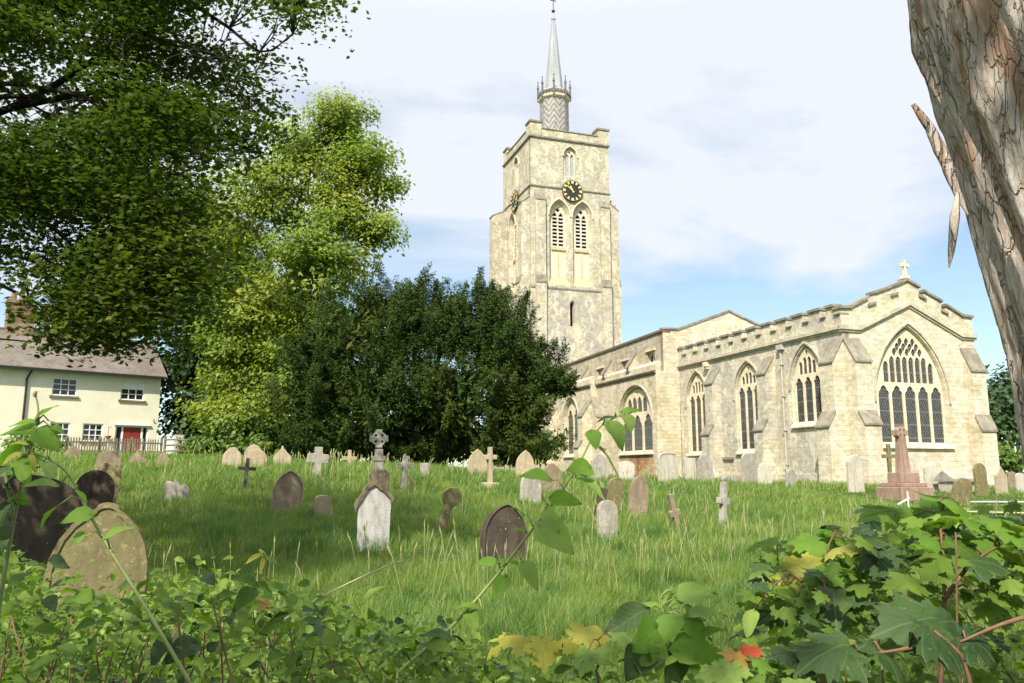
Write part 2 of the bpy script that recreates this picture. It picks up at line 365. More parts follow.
# ================================================================= CHURCH
TH = math.radians(18.55)
C0 = np.array([15.9714, 38.0, 0.0]); GC = 0.3               # church corner; walls start below ground at local z = GC
CH = empty('church', (C0[0], C0[1], 0), TH)
tag(CH, 'cream stone parish church with battlemented chancel and tall clock tower under a thin spire', 'church')
def fE(s0=0.0): return lambda a, b, c: (a, s0-c, b)          # east-facing frame: a = t, b = z, c outwards
def fS(t0=0.0): return lambda a, b, c: (t0-c, a, b)          # south-facing frame: a = s, b = z
def arch(a0, a1, b0, sp, ap, n=9, off=0.0, cusp=0.0, offb=None):
    """pointed arch outline, counter-clockwise from bottom left"""
    a0 -= off; a1 += off; b0 -= (off if offb is None else offb); ap += off*1.25
    w = (a1-a0)/2; h = ap-sp; mid = (a0+a1)/2; d = (h*h-w*w)/(2*w); r = w+d; A = math.atan2(h, d) if d > -w else math.pi/2
    pts = [(a0, b0), (a1, b0)]
    R = []
    for i in range(n+1):
        u = i/n; rr = r - (cusp*max(0, 1-abs(u-.5)/.2) if cusp else 0)
        R.append((mid-d+rr*math.cos(A*u), sp+rr*math.sin(A*u)))
    pts += R; pts += [(2*mid-x, y) for x, y in reversed(R[:-1])]
    return pts
def archz(x, a0, a1, sp, ap):
    w = (a1-a0)/2; h = ap-sp; mid = (a0+a1)/2; d = (h*h-w*w)/(2*w); r = w+d; q = r*r-(abs(x-mid)+d)**2
    return sp+math.sqrt(max(0, q)) if q > 0 else sp-9
def foil(cx, cz, r, k=4, rot=.0, sq=1.0, n=20):
    return [(cx+r*(1+.22*math.cos(k*(2*math.pi*i/n)))*math.cos(2*math.pi*i/n+rot), cz+r*sq*(1+.22*math.cos(k*(2*math.pi*i/n)))*math.sin(2*math.pi*i/n+rot)) for i in range(n)]
def dagger(cx, cz, w, h, lean=0.0, n=16):
    return [(cx+w*math.cos(2*math.pi*i/n)*(1-.35*math.sin(2*math.pi*i/n))+lean*math.sin(2*math.pi*i/n)*h, cz+h*math.sin(2*math.pi*i/n)) for i in range(n)]
def hood(mb, a0, a1, sp, ap, fn, c, drop=.25, w=.085, off=.2, proj=.075):
    o = arch(a0, a1, sp-drop, sp, ap, 10, off+w, 0, 0); i = arch(a0, a1, sp-drop, sp, ap, 10, off, 0, 0)
    po = o[1:]+[o[0]]; pi = i[1:]+[i[0]]
    mb.prism(po+pi[::-1], c-.02, c+proj, fn)
def window(name, fn, a0, a1, b0, sp, ap, lights, upper=True, c=0.0, depth=.34, mull=.14, hoodw=True, glass=MAT_LEADED, big=False, lsp=None, cusp=.045, label=None):
    """tracery plate with pierced lights, glass behind, sill and hood mould; the wall itself has the splayed hole"""
    holes = []; f = .10; W0 = a1-a0-2*f; lw = (W0-(lights-1)*mull)/lights; z0 = b0+.05; lsp = sp if lsp is None else lsp
    for i in range(lights):
        x0 = a0+f+i*(lw+mull); xm = x0+lw/2
        top = min(lsp+lw*.75, min(archz(x0+.02, a0, a1, sp, ap), archz(x0+lw-.02, a0, a1, sp, ap))+lw*.45-.1)
        s_ = top-lw*.78
        holes.append(arch(x0, x0+lw, z0, s_, top, 6, 0, cusp*lw/.6))
    if upper:
        m2 = .058; n2 = lights*2; w2 = (W0-(n2-1)*m2)/n2; zb = lsp+lw*.78+.10
        tz = ap-(ap-sp)*(.40 if big else .24)
        for i in range(n2):
            x0 = a0+f+i*(w2+m2); xo = min(archz(x0, a0, a1, sp, ap), archz(x0+w2, a0, a1, sp, ap))-.10
            zs = zb-(.20 if (i % 2 == 0) else .20)*0+(.0)
            odd = .16*lw/.66
            top = min(tz, xo)
            if top-zs > .35: holes.append(arch(x0, x0+w2, zs+.04, top-min(w2*.9, (top-zs)*.6), top, 5))
        if big:
            rows = [(tz+.20, 7, .40), (tz+.46, 6, .40), (tz+.72, 5, .40), (tz+.98, 4, .40)]
            for zr, k, sp_ in rows:
                for j in range(k):
                    x = (a0+a1)/2+(j-(k-1)/2)*sp_
                    if archz(x-.17, a0, a1, sp, ap) > zr+.22 and archz(x+.17, a0, a1, sp, ap) > zr+.22:
                        holes.append([(x+.155*math.cos(t_)*(1-.35*abs(math.sin(t_))), zr+.215*math.sin(t_)) for t_ in [2*math.pi*q/16 for q in range(16)]])
        else:
            xm = (a0+a1)/2; holes.append(foil(xm, ap-(ap-sp)*.125, (ap-sp)*.052, 4, .785, 1.2))
    mb = MB(); mb.plate(arch(a0, a1, b0, sp, ap, 12), holes, c-depth, c-depth+.12, fn)
    w = mb.build(name, MAT_TRACERY, CH)
    gm = MB(); gm.prism(arch(a0+.04, a1-.04, b0+.04, sp, ap-.05, 10), c-depth+.03, c-depth+.05, fn); gm.build('leaded_glass', glass, w)
    sm = MB(); sm.prism([(c-depth+.125, b0+.03), (c+.13, b0-.17), (c+.13, b0-.25), (c-depth+.125, b0-.25)], a0-.22, a1+.22, lambda p, z, a: fn(a, z, p)); sm.build('sill', MAT_DRESS, w)
    if hoodw:
        hm = MB(); hood(hm, a0, a1, sp, ap, fn, c); hm.build('hood_mould', MAT_MOULD, w)
    if label: w['label'] = label
    return w
def wallhole(a0, a1, b0, sp, ap, n=12, off=.12): return arch(a0, a1, b0, sp, ap, n, off, 0, .02), arch(a0, a1, b0, sp, ap, n)
def wall(name, mat, outer, wins, fn, c=0.0, depth=.36):
    hs, ss = [], []
    for w in wins:
        h, s = wallhole(*w); hs.append(h); ss.append(s)
    mb = MB(); mb.plate(outer, hs, c-depth, c, fn, ss); return mb.build(name, mat, CH)

# ---- chancel
CW = 8.3; CL = 15.35
EW = (1.93, 6.07, 2.93, 5.15, 8.62)
par = [(-.04, 9.40), (.59, 9.45), (1.7, 10.02), (1.7, 9.60), (2.08, 9.78), (2.1, 10.27), (3.17, 10.68), (3.17, 10.20), (3.5, 10.34), (3.51, 10.76), (4.2, 11.12), (4.95, 10.78), (4.95, 10.32), (5.28, 10.17), (5.29, 10.60), (6.34, 10.12), (6.34, 9.65), (6.65, 9.50), (6.66, 9.95), (7.6, 9.48), (CW+.02, 9.43)]
wall('chancel_east_wall', MAT_CHANCEL_E, [(0, GC), (CW, GC), (CW, 8.5), (7.45, 8.5), (4.18, 9.95), (1.0, 8.5), (0, 8.5)], [EW], fE())
mb = MB(); mb.prism([(0, 8.5), (1.0, 8.5), (4.18, 9.95), (7.45, 8.5), (CW, 8.5)]+par[::-1], -.45, -.02, fE()); mb.build('gable_parapet', MAT_CHANCEL_E, CH)
# moulding under the parapet following the gable, copings on every merlon and crenel
mb = MB()
def band(mb, pts, h0, h1, c0, c1, fn):
    for (x0, z0), (x1, z1) in zip(pts[:-1], pts[1:]): mb.prism([(x0, z0+h0), (x1, z1+h0), (x1, z1+h1), (x0, z0+h1)], c0, c1, fn)
band(mb, [(-.16, 8.5), (1.0, 8.5), (4.18, 9.95), (7.45, 8.5), (CW+.16, 8.5)], -.13, .09, -.1, .14, fE())
band(mb, [(-.12, 8.5), (1.0, 8.5), (4.18, 9.95), (7.45, 8.5), (CW+.12, 8.5)], -.24, -.14, -.1, .07, fE())
mb.build('string_moulding', MAT_MOULD, CH)
mb = MB()
for i in range(len(par)-1):
    (x0, z0), (x1, z1) = par[i], par[i+1]
    if x1-x0 > .2:
        e0 = .06; e1 = .06
        mb.prism([(x0-e0, z0-.0), (x1+e1, z1), (x1+e1, z1+.13), (x0-e0, z0+.13)], -.52, .08, fE())
mb.build('gable_coping', MAT_WEATHER, CH)
window('east_window', fE(), *EW, 5, big=True, mull=.14, lsp=5.25, depth=.26)
S_WINS = [(1.70, 3.88, 4.05, 6.05, 7.86), (6.75, 8.95, 2.80, 5.95, 7.60), (12.20, 14.35, 2.80, 5.95, 7.66)]
wall('chancel_south_wall', MAT_CHANCEL_S, [(0.0, GC), (CL, GC), (CL, 8.45), (0.0, 8.45)], S_WINS, fS(), -.004)
for i, w in enumerate(S_WINS): window('side_window', fS(), *w, 3, lsp=5.95, depth=.20, mull=.13)
mb = MB(); mb.box(.36, CW, .36, .40, GC, 8.4); mb.box(CW-.4, CW, .4, CL, GC, 8.4); mb.build('chancel_shade_wall', MAT_DARKVOID, CH)  # walls coloured near-black in place of the unlit chancel inside
mb = MB(); mb.prism([(.3, 8.7), (4.2, 9.7), (8.0, 8.7), (8.0, 8.55), (4.2, 9.55), (.3, 8.55)], .5, CL-.1, lambda a, b, c: (a, c, b)); mb.build('chancel_roof', MAT_LEAD, CH)
# south parapet: base strip + merlons
mb = MB(); mb.box(-.03, .40, .05, CL, 8.45, 9.12)
mer = []
x = 0.55; per = 1.335; mer.append((.46, 1.05))
x = 1.45
while x < CL: mer.append((x, min(x+.86, CL))); x += per
for a, b_ in mer: mb.box(-.03, .40, a, b_, 9.121, 9.58)
mb.build('battlement', MAT_CHANCEL_S, CH)
mb = MB(); prev = 0
for a, b_ in mer:
    if a-prev > .15: mb.box(-.12, .46, prev+.005, a-.005, 9.122, 9.19)
    mb.box(-.12, .46, a-.05, b_+.05, 9.581, 9.71); prev = b_
mb.build('battlement_coping', MAT_WEATHER, CH)
mb = MB(); mb.box(-.16, .1, .02, CL, 8.40, 8.56); mb.box(-.08, .1, .02, CL, 8.30, 8.40); mb.build('string_moulding', MAT_MOULD, CH)
# gable cross
mb = MB(); mb.box(4.04, 4.40, -.05, .25, 11.2, 11.38); mb.box(4.13, 4.31, .03, .17, 11.38, 11.66)
mb.prism([(4.155, 11.66), (4.285, 11.66), (4.26, 11.86), (4.50, 11.83), (4.50, 12.01), (4.26, 11.98), (4.29, 12.20), (4.15, 12.20), (4.18, 11.98), (3.94, 12.01), (3.94, 11.83), (4.18, 11.86)], -.17, -.03, fE())
mb.build('gable_cross', MAT_DRESS, CH, bevel=.01)
# buttresses (profile p = projection)
def buttress(fn, a0, a1, P1, P2, zi, zu, zm, zl, mat, stone=MAT_WEATHER, name='buttress'):
    mb = MB(); pr = [(0, GC), (P2, GC), (P2, zl), (P1, zm), (P1, zu), (0, zi)]
    mb.prism(pr, a0, a1, lambda p, z, a: fn(a, z, p)); o = mb.build(name, mat, CH)
    e = .05
    for (p0, z0), (p1, z1) in (((0, zi), (P1, zu)), ((P1, zm), (P2, zl))):
        mw = MB()
        k = (z1-z0)/(p1-p0); pe = p1+.06; ze = z0+k*(pe-p0)
        mw.prism([(p0+.004, z0+.004), (pe, ze+.004), (pe, ze+.085), (p0+.004, z0+.085)], a0-e, a1+e, lambda p, z, a: fn(a, z, p))
        mw.build('weathering', stone, o)
    return o
buttress(fE(), .012, .95, .72, 1.05, 7.9, 6.78, 4.35, 3.80, MAT_CHANCEL_E)
buttress(fE(), CW-.95, CW-.012, .52, .80, 7.75, 6.65, 4.30, 3.65, MAT_CHANCEL_E)
buttress(fS(), .012, .95, .70, 1.10, 7.9, 6.80, 4.35, 3.72, MAT_CHANCEL_E)
buttress(fS(), 5.35, 6.15, .62, .95, 7.75, 6.85, 4.30, 3.80, MAT_CHANCEL_S)
buttress(fS(), 10.55, 11.4, .62, .95, 7.75, 6.85, 4.30, 3.80, MAT_CHANCEL_S)
mb = MB(); mb.tube([(-.10, 4.62, z) for z in (GC, 3, 6, 8.1)], .055, 8); mb.box(-.24, -.02, 4.42, 4.84, 8.02, 8.28)
for z in (1.9, 3.7, 5.5, 7.2): mb.box(-.18, -.0, 4.53, 4.71, z, z+.06)
mb.build('drainpipe', MAT_PIPE, CH)
mb = MB(); mb.box(-.32, 0, 11.72, 12.0, 8.02, 8.28); mb.box(-.22, 0, 11.77, 11.95, 7.88, 8.02); mb.build('corbel', MAT_DRESS, CH)
mb = MB(); mb.box(-.12, -.0, 9.5, 13.6, 2.28, 2.42); mb.build('low_string_course', MAT_WEATHER, CH)
mb = MB(); mb.box(-.17, -.005, .95, 5.3, GC, 1.42); mb.box(-.17, -.005, 6.2, 10.5, GC, 1.42); mb.build('plinth', MAT_CHANCEL_S, CH)
mb = MB(); mb.prism([(0, GC), (.16, GC), (.16, 1.35), (0, 1.5)], .97, CW-.97, lambda p, z, a: (a, -p-.003, z)); mb.build('plinth', MAT_CHANCEL_E, CH)
# ---- nave: upper (clerestory) body and aisle
NS, NE, NT = CL, 43.3, -1.15
wall('nave_east_gable', MAT_NAVE, [(NT, 6.0), (NT, 10.80), (0, 10.92), (4.0, 12.42), (8.6, 10.75), (9.5, 10.75), (9.5, 6.0)], [], fE(NS), 0, .5)
CLW = [(16.5, 17.6, 8.75, 9.66), (20.0, 21.4, 8.75, 9.50), (24.6, 25.7, 8.75, 9.45), (29.2, 30.5, 8.75, 9.45), (34, 35.3, 8.75, 9.45)]
mb = MB(); mb.plate([(NS+.01, 6.0), (NE, 6.0), (NE, 10.38), (NS+.01, 10.76)], [[(a, c), (b, c), (b, d), (a, d)] for a, b, c, d in CLW], -.4, 0, fS(NT)); mb.build('clerestory_wall', MAT_CLERE, CH)
for a, b, c, d in CLW:
    mb = MB(); m_ = (a+b)/2; k = .07
    hs = [[(a+.06, c+.06), (m_-k/2, c+.06), (m_-k/2, d-.28), ((a+m_)/2, d-.08), (a+.06, d-.28)], [(m_+k/2, c+.06), (b-.06, c+.06), (b-.06, d-.28), ((b+m_)/2, d-.08), (m_+k/2, d-.28)]]
    mb.plate([(a, c), (b, c), (b, d), (a, d)], hs, -.34, -.2, fS(NT)); w = mb.build('clerestory_window', MAT_TRACERY, CH)
    gm = MB(); gm.prism([(a, c), (b, c), (b, d), (a, d)], -.33, -.30, fS(NT)); gm.build('leaded_glass', MAT_LEADED, w)
    hm = MB(); hm.box(a-.12, b+.12, d+.02, d+.14, -.0, .1, fS(NT)); hm.build('label_mould', MAT_DRESS, w)
mb = MB(); mb.prism([(NS-.05, 10.76), (NE, 10.38), (NE, 10.53), (NS-.05, 10.92)], -.55, .10, fS(NT))
mb.build('clerestory_coping', MAT_RUST, CH)
mb = MB(); band(mb, [(NT-.06, 10.9), (-.02, 10.93)], .005, .13, -.3, .09, fE(NS)); band(mb, [(-.02, 10.93), (4.0, 12.43), (8.6, 10.76)], .005, .13, -.5, .09, fE(NS)); mb.build('gable_coping', MAT_WEATHER, CH)
mb = MB(); mb.prism([(NT+.3, 10.3), (4.0, 12.3), (9.2, 10.3), (9.2, 10.1), (4.0, 12.1), (NT+.3, 10.1)], NS+.52, NE, lambda a, b, c: (a, c, b)); mb.build('nave_roof', MAT_LEAD, CH)
for s in (19.0, 23.0, 27.4, 32.2):                       # half-gabled fins standing on the aisle roof
    mb = MB(); mb.prism([(0, 8.6), (.72, 8.5), (.72, 8.75), (.12, 9.85), (0, 9.85)], s, s+.34, lambda p, z, a: fS(NT)(a, z, p+.003)); o = mb.build('clerestory_buttress', MAT_CLERE, CH)
    mw = MB(); mw.prism([(.06, 9.86), (.84, 8.68), (.84, 8.78), (.10, 10.0)], s-.05, s+.39, lambda p, z, a: fS(NT)(a, z, p)); mw.build('weathering', MAT_WEATHER, o)
AT = -1.75; AX = 24.6; AT2 = -2.25; AEND = 42.8
AW = (16.15, 20.7, 2.95, 5.0, 7.2)
MAT_BRICKWALL = stone_wall('patched_brick_and_stone', (.50, .27, .16), (.62, .47, .30), (.40, .22, .14), .42, .6, 1.0)
wall('aisle_south_wall', MAT_NAVE, [(NS, GC), (AX, GC), (AX, 8.12), (NS, 8.12)], [AW], fS(AT))
mb = MB(); mb.box(AT+.004, -.02, NS+.001, NS+.3, GC, 8.12); mb.box(AT+.5, -.02, NS+.3, NS+.6, 8.1, 8.7); mb.build('aisle_east_wall', MAT_NAVE, CH)
window('aisle_window', fS(AT), *AW, 3, depth=.3, mull=.22, lsp=4.45)
mb = MB(); mb.prism([(20.9, 1.0), (20.9, 2.7), (19, 2.66), (17, 2.68), (15.9, 2.55), (15.7, 1.9), (15.85, 1.0)], -.02, .008, fS(AT)); mb.build('brick_patch', MAT_BRICKWALL, CH)
W2 = (27.3, 29.9, 2.95, 5.7, 7.3)
wall('aisle_south_wall', MAT_NAVE, [(AX+.002, GC), (AEND, GC), (AEND, 8.10), (AX+.002, 8.10)], [W2, (33.5, 35.8, 2.95, 5.2, 7.0)], fS(AT2))
window('aisle_window', fS(AT2), *W2, 2, depth=.35, mull=.18)
window('aisle_window', fS(AT2), 33.5, 35.8, 2.95, 5.2, 7.0, 2, depth=.35)
mb = MB(); mb.box(AT2+.003, AT, AX, AX+.3, GC, 8.1); mb.box(AT2+.003, .0, AEND-.3, AEND-.002, GC, 8.1); mb.build('aisle_return_wall', MAT_NAVE, CH)
buttress(fS(AT2), AX+.012, AX+.9, .75, 1.1, 6.9, 5.75, 3.9, 3.4, MAT_NAVE)
buttress(lambda a, b, c: (a, AX-c, b), AT2+.012, AT2+.85, .95, 1.4, 7.1, 5.65, 3.7, 3.25, MAT_NAVE)
buttress(fS(AT2), 31.6, 32.5, .75, 1.1, 6.9, 5.75, 3.9, 3.4, MAT_NAVE)
mb = MB()                                                 # aisle parapet: moulding below, broad sloping coping above
for s0, s1, t0 in ((NS+.01, AX+.05, AT), (AX+.051, AEND, AT2)):
    f_ = fS(t0); fp = lambda p, z, a, f_=f_: f_(a, z, p)
    mb.prism([(-.34, 8.12), (.03, 8.12), (.03, 8.58), (-.22, 8.80), (-.34, 8.80)], s0, s1, fp)
mb.build('aisle_coping', MAT_NAVE, CH)
mb = MB()
for s0, s1, t0 in ((NS-.02, AX, AT), (AX+.02, AEND, AT2)):
    f_ = fS(t0); fp = lambda p, z, a, f_=f_: f_(a, z, p)
    mb.prism([(0.002, 7.92), (.10, 7.98), (.16, 8.10), (.16, 8.17), (.002, 8.17)], s0, s1, fp)
mb.build('aisle_string_moulding', MAT_WEATHER, CH)
mb = MB(); mb.box(AT+.40, NT+.42, NS+.62, AEND, 7.9, 8.5); mb.build('aisle_roof', MAT_LEAD, CH)
mb = MB(); mb.box(AT+.4, NT+.3, NS+.7, AEND-.4, GC, 7.85); mb.box(9.1, 9.5, NS+.5, NE, GC, 10.6); mb.build('nave_shade_wall', MAT_DARKVOID, CH)  # near-black colour here is the shade inside aisle and nave
# ---- tower
TS = 43.5; TD = 9.0; TL = -.22; TR = 8.75; TMID = (TL+TR)/2
def tower_face(fn, a_lo, a_hi, ctr, mat=MAT_TOWER, suffix=''):
    bw = (ctr-.62, ctr+.62, 32.4, 34.7, 35.55)
    hw = arch(*bw[:5], 9, .14, 0, .03); sw = arch(*bw[:5], 9)
    mb = MB(); mb.plate([(a_lo, 31.0), (a_hi, 31.0), (a_hi, 36.35), (a_lo, 36.35)], [hw], -.34, 0, fn, [sw]); mb.build('tower_wall', mat, CH)
    R1 = (ctr-2.45, ctr-.18, 20.6, 28.0, 29.75); R2 = (ctr+.18, ctr+2.45, 20.6, 28.0, 29.75); hs, ss = [], []
    for r in (R1, R2):
        hs.append(arch(*r, 9)); ss.append(arch(*r, 9, -.30, 0, -.55))
    mb = MB(); mb.plate([(a_lo-.05, 20.2), (a_hi+.05, 20.2), (a_hi+.05, 30.9), (a_lo-.05, 30.9)], hs, -.42, .05, fn, ss); mb.build('tower_wall', mat, CH)
    sl = (ctr-.17, ctr+.17, 16.3, 18.6, 18.85)
    mb = MB(); mb.plate([(a_lo-.15, GC), (a_hi+.15, GC), (a_hi+.15, 20.1), (a_lo-.15, 20.1)], [arch(*sl, 5, .1, 0, .02)], -.3, .15, fn, [arch(*sl, 5)]); mb.build('tower_wall', MAT_TOWERLOW, CH)
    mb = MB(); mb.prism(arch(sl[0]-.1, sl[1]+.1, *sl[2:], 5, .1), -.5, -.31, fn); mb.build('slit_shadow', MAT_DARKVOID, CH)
    # bell window
    mb = MB(); mb.plate(arch(*bw, 10), [arch(bw[0]+.1, ctr-.06, 32.5, 34.6, 35.0, 5), arch(ctr+.06, bw[1]-.1, 32.5, 34.6, 35.0, 5), foil(ctr, 35.17, .13)], -.33, -.2, fn); w = mb.build('bell_stage_window', MAT_TRACERY, CH)
    gm = MB(); gm.prism(arch(*bw, 8, .02), -.36, -.34, fn); gm.build('lead_panel', MAT_LEAD, w)
    hm = MB(); hood(hm, *(bw[0], bw[1], bw[3], bw[4]), fn, 0, .1, .12, .15, .1); hm.build('hood_mould', MAT_DRESS, w)
    # belfry openings: blank panel below, louvres above
    for r in (R1, R2):
        m_ = (r[0]+r[1])/2; a0, a1 = m_-.72, m_+.72
        LW = [(a0+.10, m_-.07), (m_+.07, a1-.10)]
        lights = [arch(x0, x1, 24.65, 27.9, 28.45, 5) for x0, x1 in LW]
        pan = [[(x0, 21.75), (x1, 21.75), (x1, 24.05), (x0, 24.05)] for x0, x1 in LW]
        mb = MB(); mb.plate(arch(r[0]-.05, r[1]+.05, r[2], r[3], r[4], 10), lights+[foil(m_, 28.72, .2)], -.62, -.40, fn); w = mb.build('belfry_opening', MAT_DRESS, CH)
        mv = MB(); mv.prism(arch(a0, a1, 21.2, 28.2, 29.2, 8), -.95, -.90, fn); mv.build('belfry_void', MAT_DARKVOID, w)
        lv = MB()
        for x0, x1 in LW:
            z = 24.7
            while z < 28.2: lv.prism([(-.86, z+.22), (-.44, z-.02), (-.44, z+.10), (-.86, z+.34)], x0-.04, x1+.04, lambda p, zz_, a: fn(a, zz_, p)); z += .40
        lv.build('louvre', MAT_LOUVRE, w)
        sm = MB(); sm.prism([(-.40, 21.5), (.04, 20.62), (.04, 20.55), (-.40, 20.55)], r[0]+.02, r[1]-.02, lambda p, zz_, a: fn(a, zz_, p)); sm.box(a0-.05, a1+.05, 24.35, 24.62, -.41, -.26, fn); sm.box(m_-.05, m_+.05, 21.6, 24.3, -.42, -.33, fn); sm.build('sill', MAT_LICHEN, w)
        hm = MB(); hood(hm, r[0], r[1], r[3], r[4], fn, .05, .05, .12, .02, .10); hm.build('hood_mould', MAT_DRESS, w)
    mb = MB(); mb.box(a_lo-.12, a_hi+.12, 36.32, 36.5, -.2, .16, fn); mb.build('cornice', MAT_WEATHER, CH)
    mb = MB(); mb.prism([(-.2, 30.88), (.12, 30.88), (.16, 31.0), (.0, 31.16), (-.2, 31.16)], a_lo-.1, a_hi+.1, lambda p, zz_, a: fn(a, zz_, p)); mb.build('tower_string_course', MAT_WEATHER, CH); mb = MB(); mb.prism([(-.2, 20.05), (.2, 20.05), (.22, 20.2), (.05, 20.36), (-.2, 20.36)], a_lo-.1, a_hi+.1, lambda p, zz_, a: fn(a, zz_, p)); mb.build('tower_string_course', MAT_WEATHER, CH)
    mb = MB(); mb.box(a_lo+1.3, a_hi-1.2, 36.5, 37.35, -.5, .02, fn); mb.build('tower_parapet', mat, CH)
    mb = MB(); mb.box(a_lo+1.3, a_hi-1.2, 37.352, 37.46, -.56, .09, fn); mb.build('parapet_coping', MAT_WEATHER, CH)
    # clock
    cz = 30.78; cc = ctr+.12
    mb = MB(); mb.prism([(cc+1.16*math.cos(2*math.pi*i/40), cz+1.16*math.sin(2*math.pi*i/40)) for i in range(40)], .17, .27, fn); ck = mb.build('clock_dial', MAT_CLOCK, CH)
    mb = MB()
    for k in range(12):
        A = math.pi/2-k*math.pi/6; ca, sa = math.cos(A), math.sin(A); w_ = .15 if k % 3 == 0 else .11
        mb.prism([(cc+r*ca-q*sa, cz+r*sa+q*ca) for r, q in ((.78, -w_*.6), (1.07, -w_), (1.07, w_), (.78, w_*.6))], .272, .29, fn)
    for k in range(60):
        A = k*math.pi/30; ca, sa = math.cos(A), math.sin(A)
        if k % 5: mb.prism([(cc+r*ca-q*sa, cz+r*sa+q*ca) for r, q in ((1.03, -.012), (1.09, -.012), (1.09, .012), (1.03, .012))], .272, .28, fn)
    mb.build('clock_numerals', MAT_GOLD, ck)
    for nm, ang, ln, w_ in (('minute_hand', 90+30, .98, .05), ('hour_hand', 90+33-0+0, .66, .075)):
        if nm == 'hour_hand': ang = 90+26
        else: ang = 90+52
        A = math.radians(ang); ca, sa = math.cos(A), math.sin(A)
        mb = MB(); z0 = .30 if nm == 'hour_hand' else .33
        mb.prism([(cc+r*ca-q*sa, cz+r*sa+q*ca) for r, q in ((-.22, -w_), (ln*.7, -w_), (ln, 0), (ln*.7, w_), (-.22, w_))], z0, z0+.02, fn); mb.build(nm, MAT_GOLD, ck)
MAT_TOWERLOW = stone_wall('rendered_tower_base', (.63, .565, .42), (.42, .395, .335), (.35, .325, .265), .36, .50, .30, .4)
MAT_LICHEN = simple('ochre_lichened_stone', (.52, .42, .22), .95, .1, .25, 4, .4, dark=(.44, .38, .22))
tower_face(fE(TS), TL, TR, TMID)
tower_face(fS(TL), TS+.004, TS+TD, TS+TD/2)
mb = MB(); mb.box(TL+.97, TR, TS+.97, TS+TD, GC, 36.4); mb.box(TL-.04, TR+.1, TS+TD-.3, TS+TD+.1, GC, 36.3); mb.box(TR-.3, TR+.0, TS+.34, TS+TD-.3, GC, 36.3); mb.build('tower_core', MAT_TOWER, CH)
mb = MB(); mb.box(TL, TR, TS+.3, TS+TD-.1, 36.35, 36.75); mb.box(TR-.5, TR-.02, TS+1.2, TS+TD-1.2, 36.5, 37.35); mb.box(TL+1.3, TR-1.2, TS+TD-.5, TS+TD-.02, 36.5, 37.35); mb.build('tower_roof', MAT_LEAD, CH)
for (x0, y0, zt) in ((TL-.03, TS-.03, 38.0), (TR-1.22, TS-.03, 38.15), (TL-.03, TS+TD-1.3, 38.0), (TR-1.22, TS+TD-1.3, 38.1)):
    mb = MB(); mb.box(x0, x0+1.28, y0, y0+1.28, 36.5, zt); o = mb.build('corner_turret', MAT_TOWER, CH)
    mb = MB(); mb.box(x0-.1, x0+1.38, y0-.1, y0+1.38, zt+.002, zt+.2); mb.build('turret_coping', MAT_WEATHER, o)
def tbut(fn, a0, a1, Ps, name='tower_buttress'):
    mb = MB(); (p1, z1), (p2, z2), (p3, z3) = Ps
    mb.prism([(-.05, GC), (p3, GC), (p3, z3), (p2, z3+.7), (p2, z2), (p1, z2+.7), (p1, z1), (-.05, z1+.75)], a0, a1, lambda p, z, a: fn(a, z, p)); o = mb.build(name, MAT_TOWER, CH)
    for (p0, za_), (p1_, zb_) in (((0, z1+.75), (p1, z1)), ((p1, z2+.7), (p2, z2)), ((p2, z3+.7), (p3, z3))):
        mw = MB(); mw.prism([(p0+.01, za_+.01), (p1_+.06, zb_-.03), (p1_+.06, zb_+.08), (p0+.01, za_+.12)], a0-.04, a1+.04, lambda p, z, a: fn(a, z, p)); mw.build('weathering', MAT_WEATHER, o)
B3 = ((1.05, 29.2), (1.15, 20.9), (1.3, 10.0))
tbut(lambda a, b, c: (TR+c, a, b), TS+.04, TS+1.3, B3)
tbut(fS(TL), TS+.04, TS+1.3, ((1.0, 29.0), (1.2, 20.6), (1.4, 10.0)))
tbut(fS(TL), TS+TD-1.3, TS+TD-.04, ((1.7, 29.9), (1.8, 20.6), (1.9, 10.0)))
tbut(fE(TS), TL+.45, TL+1.5, ((.45, 29.4), (.55, 20.6), (.7, 10.0)))
tbut(fE(TS), TR-1.2, TR-.15, ((.40, 29.3), (.5, 20.6), (.7, 10.0)))
mb = MB(); mb.box(TR+.15, TR+.9, TS+.2, TS+.95, 29.3, 29.9); mb.lathe([(.42, 29.9), (.42, 30.0), (.02, 30.7)], 4, TR+.52, TS+.58, math.pi/4); mb.build('buttress_pinnacle', MAT_TOWER, CH)
mb = MB(); mb.tube([(TL-.3, TS+.9, 29.4), (TL-1.25, TS+.75, 29.35), (TL-1.75, TS+.65, 29.5)], [.16, .13, .07], 6); mb.build('gargoyle', MAT_WEATHER, CH)
# ---- lantern and spire
LX, LY = 4.3, 48.0; O8 = math.pi/8
mb = MB(); mb.lathe([(1.66, 36.6), (1.62, 43.0)], 8, LX, LY, O8); lan = mb.build('lantern', MAT_HERRING, CH)
mb = MB(); mb.lathe([(1.62, 42.85), (1.86, 43.0), (1.9, 43.16), (1.8, 43.24), (1.8, 43.9), (1.70, 43.9), (1.70, 43.3), (1.0, 43.3)], 8, LX, LY, O8); mb.build('lantern_cornice', MAT_DRESS, lan)
mb = MB()
for k in range(8):
    for q in range(4):
        A = O8+math.pi/4*k; B = A+math.pi/4; p = (q+.5)/4
        x0, y0 = LX+1.83*((1-p)*math.cos(A)+p*math.cos(B)), LY+1.83*((1-p)*math.sin(A)+p*math.sin(B))
        mb.box(x0-.12, x0+.12, y0-.12, y0+.12, 43.42, 43.76)
mb.build('lantern_panel', MAT_DARKLEAD, lan)
